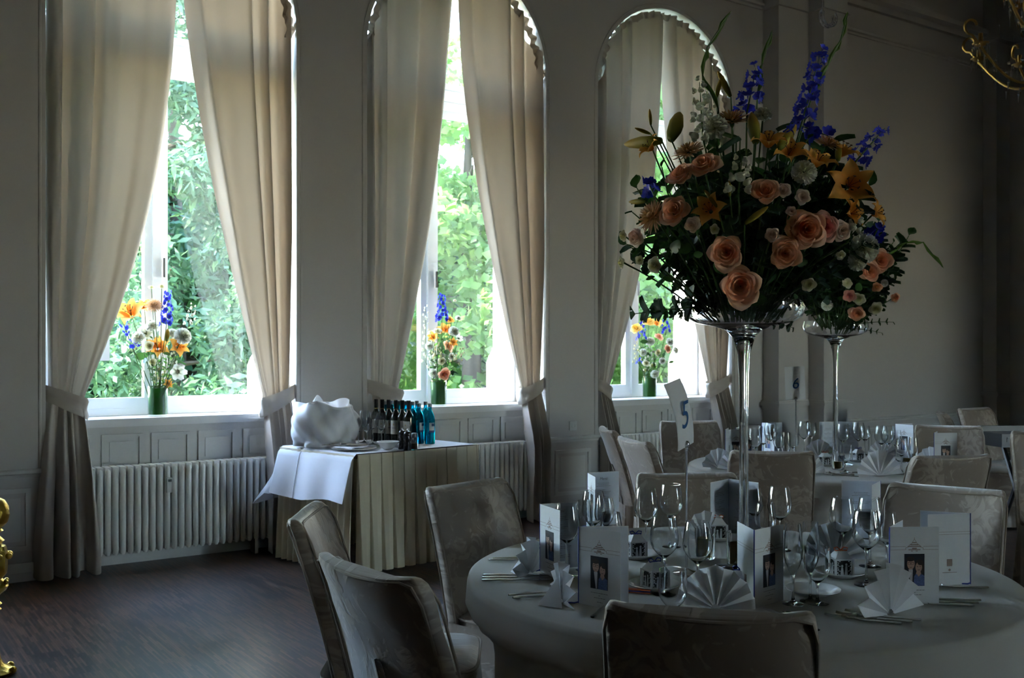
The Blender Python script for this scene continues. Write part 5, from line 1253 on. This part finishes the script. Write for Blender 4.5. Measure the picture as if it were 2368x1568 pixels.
# ------------------------------------------------------------------ window bouquets in green cylinder vases
M['gvase'] = glassm('cylinder_glass', (.95, .98, .96), 0, 1.45, thin=True)
VL = leafm('vase_leaf', (.035, .13, .02), (.10, .34, .03), .4, .45, 12, .3)
def bouquet(px, pyb, items, where, y=7.47, rr=.07, hh=.215):
    u = (px-1184)/F; fw = y/(CS-u*SN); b = Vector((fw*(u*CS+SN), y, 1.0125))
    e = thing('cylinder_vase', 'glass cylinder vase lined with a green leaf, '+where, 'vase', b, 0, 'leaf-lined vases on the window sills')
    G().lathe([(0, 0), (rr, 0), (rr, hh), (rr-.003, hh), (rr-.003, .012), (0, .012)], 36).ob('glass_cylinder', M['gvase'], e)
    G().lathe([(rr-.006, .014), (rr-.006, hh*.93), (rr-.008, hh*.93), (rr-.008, .014)], 30).ob('leaf_lining', VL, e)
    top = b+UP*(hh-.03); sc_ = F/fw; gr = 'flowers in the vase '+where
    cen = top+UP*.3
    def P(qx, qy, dd): return atf(qx, qy, fw+dd)
    for k, it in enumerate(items):
        kind, qx, qy, r, l = it[:5]; dd = (-.09, -.02, -.06, .02)[k % 4]
        bs = b+Vector((.03*cos(k*2.4), .03*sin(k*2.4), .03)); l = l+', '+where
        if kind == 'lily': p = P(qx, qy, dd); lily(p, fdir(p, p-cen, .55, .2), r/sc_, bs, l, gr)
        elif kind == 'delph': spike(P(qx, qy, dd), P(it[5], it[6], dd), r/sc_, it[7], bs, l, gr, fs=.019, seed=k)
        elif kind == 'snap': spike(P(qx, qy, dd), P(it[5], it[6], dd), r/sc_, it[7], bs, l, gr, SNAPC if it[7] % 2 else SNAP, 'snapdragon', 'snapdragon', .022, k)
        elif kind == 'bud': p = P(qx, qy, dd); bud(p, P(it[5], it[6], dd), bs, l, gr)
        else: p = P(qx, qy, dd); flower(kind, p, fdir(p, p-cen, .5, .2), r/sc_, bs, l, gr)
    rd = random.Random(px)
    for k in range(9):
        a = k*2.4; t = rd.uniform(.06, .36); d = Vector((cos(a)*t, abs(sin(a))*t*.5, 1)); sprig(b+UP*.08, d, rd.uniform(.26, .55), 'green leafy stem among the flowers '+where, 'green stems '+where, (6, 3, 7)[k % 3])
W1, W2, W3 = 'in the window nearest the gilded stand', 'in the middle window', 'in the third window'
bouquet(365, 963, [('lily', 300, 722, 42, 'big yellow-orange lily at the left'), ('lily', 365, 802, 30, 'orange lily in the middle'), ('lily', 414, 800, 28, 'orange lily right of the middle one'), ('carn', 333, 768, 24, 'white carnation at the left'), ('carn', 424, 776, 22, 'white carnation at the right'), ('carn', 352, 752, 18, 'white carnation near the mum'), ('delph', 385, 752, 13, 'tall blue delphinium spike', 388, 672, 26), ('snap', 436, 752, 10, 'white snapdragon at the upper right', 448, 702, 14),
    ('mum', 357, 702, 22, 'pale chrysanthemum at the top'), ('delph', 284, 745, 8, 'small blue delphinium under the big lily', 296, 775, 7), ('delph', 302, 795, 8, 'blue delphinium at the left side', 325, 795, 6), ('snap', 372, 885, 14, 'cream stock spike above the vase', 370, 838, 17), ('star', 412, 860, 20, 'white star lily low at the right'), ('lily', 390, 886, 14, 'small peach lily at the vase rim'), ('bud', 385, 790, 0, 'upright orange bud in the middle', 388, 760), ('lis', 350, 664, 7, 'tiny cream umbel high at the top left'), ('lis', 374, 662, 8, 'tiny cream umbel high at the top'), ('lily', 332, 708, 24, 'half-open lily behind the big yellow one'), ('carn', 318, 780, 18, 'white carnation under the blue florets'), ('snap', 398, 850, 9, 'white snapdragon low right of the stock', 402, 815, 12), ('lis', 345, 800, 12, 'cream flower left of the middle lily'), ('carn', 400, 770, 14, 'white carnation behind the orange bud'), ('lis', 352, 838, 10, 'cream flower low at the left')], W1)
bouquet(1014, 942, [('delph', 1022, 742, 13, 'tall blue delphinium spike', 1022, 680, 30), ('lily', 1030, 762, 22, 'peach lily below the blue spike'), ('lily', 1002, 780, 16, 'orange lily at the left'), ('rose', 1038, 800, 15, 'peach rose in the middle'), ('snap', 1012, 828, 11, 'cream stock spike in the middle', 1010, 792, 15), ('carn', 1002, 864, 13, 'white carnation at the vase rim'), ('rose', 1027, 866, 15, 'peach rose at the vase rim'), ('snap', 985, 838, 8, 'long white snapdragon at the left', 984, 705, 26),
    ('snap', 1052, 842, 10, 'cream stock spike at the right', 1072, 802, 13), ('carn', 1060, 735, 8, 'small white flower high at the right'), ('yrose', 1040, 738, 10, 'pale yellow rose right of the blue spike'), ('lis', 998, 770, 11, 'cream flower left of the lilies'), ('carn', 1050, 765, 14, 'white frilled flower at the right'), ('star', 1062, 782, 10, 'white bell flower at the right'), ('lily', 1048, 792, 13, 'small orange lily behind the rose'), ('lis', 1052, 695, 5, 'tiny cream flower on a thin stalk'), ('carn', 992, 800, 11, 'white carnation left of the stock'), ('snap', 1000, 850, 8, 'white snapdragon low at the left', 996, 815, 10), ('lis', 1022, 835, 10, 'cream flower below the stock'), ('carn', 1045, 825, 10, 'white flower below the peach rose'), ('lis', 1012, 765, 9, 'cream bud left of the peach lily')], W2)
bouquet(1502, 927, [('yrose', 1471, 758, 13, 'yellow rose at the left'), ('delph', 1484, 785, 11, 'blue delphinium at the left', 1485, 742, 18), ('delph', 1540, 770, 9, 'blue delphinium at the right', 1540, 730, 12), ('rose', 1524, 778, 11, 'peach rose in the middle'), ('rose', 1544, 806, 9, 'peach rose at the right'), ('carn', 1503, 788, 13, 'white carnation in the middle'), ('carn', 1550, 790, 11, 'white carnation at the right'), ('carn', 1563, 810, 9, 'white carnation far right'), ('snap', 1475, 838, 9, 'cream stock spike at the left', 1472, 790, 13), ('snap', 1500, 835, 11, 'white snapdragon in the middle', 1500, 795, 14),
    ('lis', 1494, 840, 9, 'cream rose low at the left'), ('lis', 1494, 856, 7, 'small cream rose near the rim'), ('carn', 1514, 866, 11, 'white carnation at the vase rim'), ('delph', 1478, 842, 6, 'small blue florets low at the left', 1482, 828, 4), ('yrose', 1500, 742, 13, 'yellow flower at the top'), ('lily', 1520, 748, 16, 'peach lily at the top'), ('carn', 1486, 815, 10, 'white carnation left of the middle'), ('lis', 1522, 815, 9, 'cream flower right of the middle'), ('carn', 1532, 835, 9, 'white carnation low at the right'), ('lis', 1510, 845, 8, 'cream bud low in the middle')], W3)
# paper notice on the first window
e = tag(G().box(0, 0, 0, .075, .001, .15).ob('paper_notice', M['card'], None, (wallx(228, YG-.01), YG-.012, 1.5+(805-834)*7.35/F*1.0), ang=None), 'white paper notice on the left pane of the first window', 'paper')

# ------------------------------------------------------------------ chandelier, pendant, gilded stand, keyboard
M['brass'] = pbr('aged_gilt', (.42, .26, .08), .35, 1, noise=(20, .4)); M['crystal'] = glassm('crystal', (.96, .97, 1), 0, 1.6); M['gilt'] = pbr('gilded_metal', (.62, .42, .08), .3, 1, noise=(25, .35), bump=(60, .3))
def chandelier():
    p = atf(2445, 130, 6.0); e = thing('chandelier', 'gilt scroll-arm chandelier with crystal drops in the upper corner', 'chandelier', p)
    G().lathe([(0, -.22), (.03, -.2), (.05, -.15), (.02, -.1), (.03, -.02), (.06, .02), (.02, .08), (.015, .4), (.04, .45), (.02, .5), (.012, 2.6), (0, 2.6)], 16).ob('stem', M['brass'], e)
    dr = G(); dr.add([(0, 0, 0), (.011, 0, -.022), (0, .007, -.022), (-.011, 0, -.022), (0, -.007, -.022), (0, 0, -.075)], [(0, 1, 2), (0, 2, 3), (0, 3, 4), (0, 4, 1), (5, 2, 1), (5, 3, 2), (5, 4, 3), (5, 1, 4)])
    DM = dr.mesh('crystal', None); DM.materials.append(M['crystal']); bd = G().ball((0, 0, 0), .010, 8, 6).mesh('crystal_bead', None); bd.materials.append(M['crystal'])
    cup = G().lathe([(0, 0), (.02, .0), (.045, .014), (.048, .018), (.02, .012), (.013, .02), (.013, .075), (0, .078)], 16).mesh('candle_cup'); cup.materials.append(M['brass'])
    for tier, (R, z0, n, off) in enumerate(((.47, -.08, 8, .18), (.28, .22, 6, .4))):
        for k in range(n):
            a = 2*pi*k/n+off; dx, dy = cos(a), sin(a); pts = []
            for t in range(17):
                q = t/16; r = .03+R*q; z = z0-.10*sin(pi*q*1.15)+.16*q*q; pts.append((dx*r, dy*r, z))
            for t in range(1, 10):
                an = t/9*4.6; rr = .055*(1-.06*t); r = .03+R+rr*sin(an); z = z0+.16-.10*sin(pi*1.15)+.055-rr*cos(an); pts.append((dx*r, dy*r, z))
            arm = G().tube(pts, .0085, 6).ob('arm', M['brass'], e)
            tip = Vector((dx*(R-.02), dy*(R-.02), z0+.14)); link('candle_cup', cup, None, arm, tip)
            for j in range(7): b = 2*pi*j/7; link('crystal', DM, None, arm, tip+Vector((.046*cos(b), .046*sin(b), .012)))
            for j in range(5):
                q = .25+.15*j; r = .03+R*q; link('crystal', DM, None, arm, Vector((dx*r, dy*r, z0-.10*sin(pi*q*1.15)+.16*q*q-.01)))
            for j in range(6): q = j/6; link('crystal_bead', bd, None, arm, Vector((dx*(.05+R*q), dy*(.05+R*q), z0+.20-.16*sin(pi*q)+.02*tier)))
    for j in range(18):
        b = 2*pi*j/18; link('crystal', DM, None, e, (.12*cos(b), .12*sin(b), -.16), None, 1.5)
chandelier()
p = atf(1915, 35, 9.6); e = thing('glass_pendant', 'faint glass scroll pendant hanging before the stepped pilaster', 'pendant', p)
G().tube([(-.09, 0, 1.0), (-.09, 0, .05), (-.105, 0, .0)], .008, 6).ob('rod', M['crystal'], e)
for s in (-1, 1): G().tube([(s*.10*cos(t*.42-.4), .02*s, -.02-.09*sin(t*.42-.4)) for t in range(11)], .011, 7).ob('scroll', M['crystal'], e)
for k in range(7): G().ball((-.10+.033*k, 0, -.10+.018*abs(k-3)), .014, 8, 6).ob('bead', M['crystal'], e)

p = at(-14, 1560, 0); e = thing('gilded_stand', 'ornate gilded metal stand cut off by the left picture edge', 'stand', (p.x, p.y, 0))
G().lathe([(0, 0), (.085, 0), (.09, .015), (.07, .03), (.045, .045), (.03, .07), (.024, .10), (.02, .13), (.018, .34), (.022, .36)], 24).ob('foot', M['gilt'], e)
G().lathe([(.022, .36), (.03, .37), (.05, .385), (.062, .405), (.045, .43), (.035, .44)], 24).ob('collar', M['gilt'], e)
g = G(); g.lathe([(.035, .44), (.055, .46), (.058, .50), (.058, .56), (.05, .59), (.03, .60)], 8); g.ob('body_block', M['gilt'], e)
for k in range(8): a = k*pi/4+.2; G().ball((.068*cos(a), .068*sin(a), .545), .016, 10, 7).ob('boss', M['gilt'], e); G().ball((.055*cos(a), .055*sin(a), .425), .012, 8, 6).ob('boss', M['gilt'], e)
for k in range(6): a = k*pi/3+.5; G().ball((.085*cos(a), .085*sin(a), .02), .018, 8, 6).ob('toe', M['gilt'], e)
for z, r in ((.30, .014), (.325, .016)): G().lathe([(.018, z-r), (.018+r, z), (.018, z+r)], 16).ob('ring', M['gilt'], e)
G().lathe([(.03, .60), (.045, .615), (.03, .63), (.02, .645), (.04, .66), (.02, .68)], 20).ob('neck', M['gilt'], e)
G().lathe([(.0, .66), (.035, .672), (.058, .70), (.066, .735), (.062, .77), (.045, .80), (.02, .815), (0, .818)], 28).ob('ball_finial', M['gilt'], e)

p = rf(3.72, 7.75); e = thing('stage_keyboard', 'black electronic keyboard on a crossed stand behind the white damask chair', 'keyboard', (p.x, p.y, 0), -TH+.15)
G().box(-.1, -.16, .76, 1.0, .16, .86).ob('keyboard_body', M['black'], e); G().box(-.06, -.165, .80, .96, -.05, .835).ob('key_bed', M['black'], e)
G().box(-.1, .1, .86, 1.0, .16, .90).ob('control_panel', M['black'], e)
for s in (-1, 1): G().tube([(.12, s*.22, .0), (.12, -s*.16, .76)], .018, 8).ob('stand_leg', M['black'], e); G().tube([(.8, s*.22, .0), (.8, -s*.16, .76)], .018, 8).ob('stand_leg', M['black'], e)
m, t, b = newmat('blue_led'); b.inputs['Base Color'].default_value = (.02, .1, .9, 1); b.inputs['Emission Color'].default_value = (.05, .2, 1, 1); b.inputs['Emission Strength'].default_value = 1.0
G().box(.02, -.167, .77, .03, -.16, .78).ob('power_light', m, e)
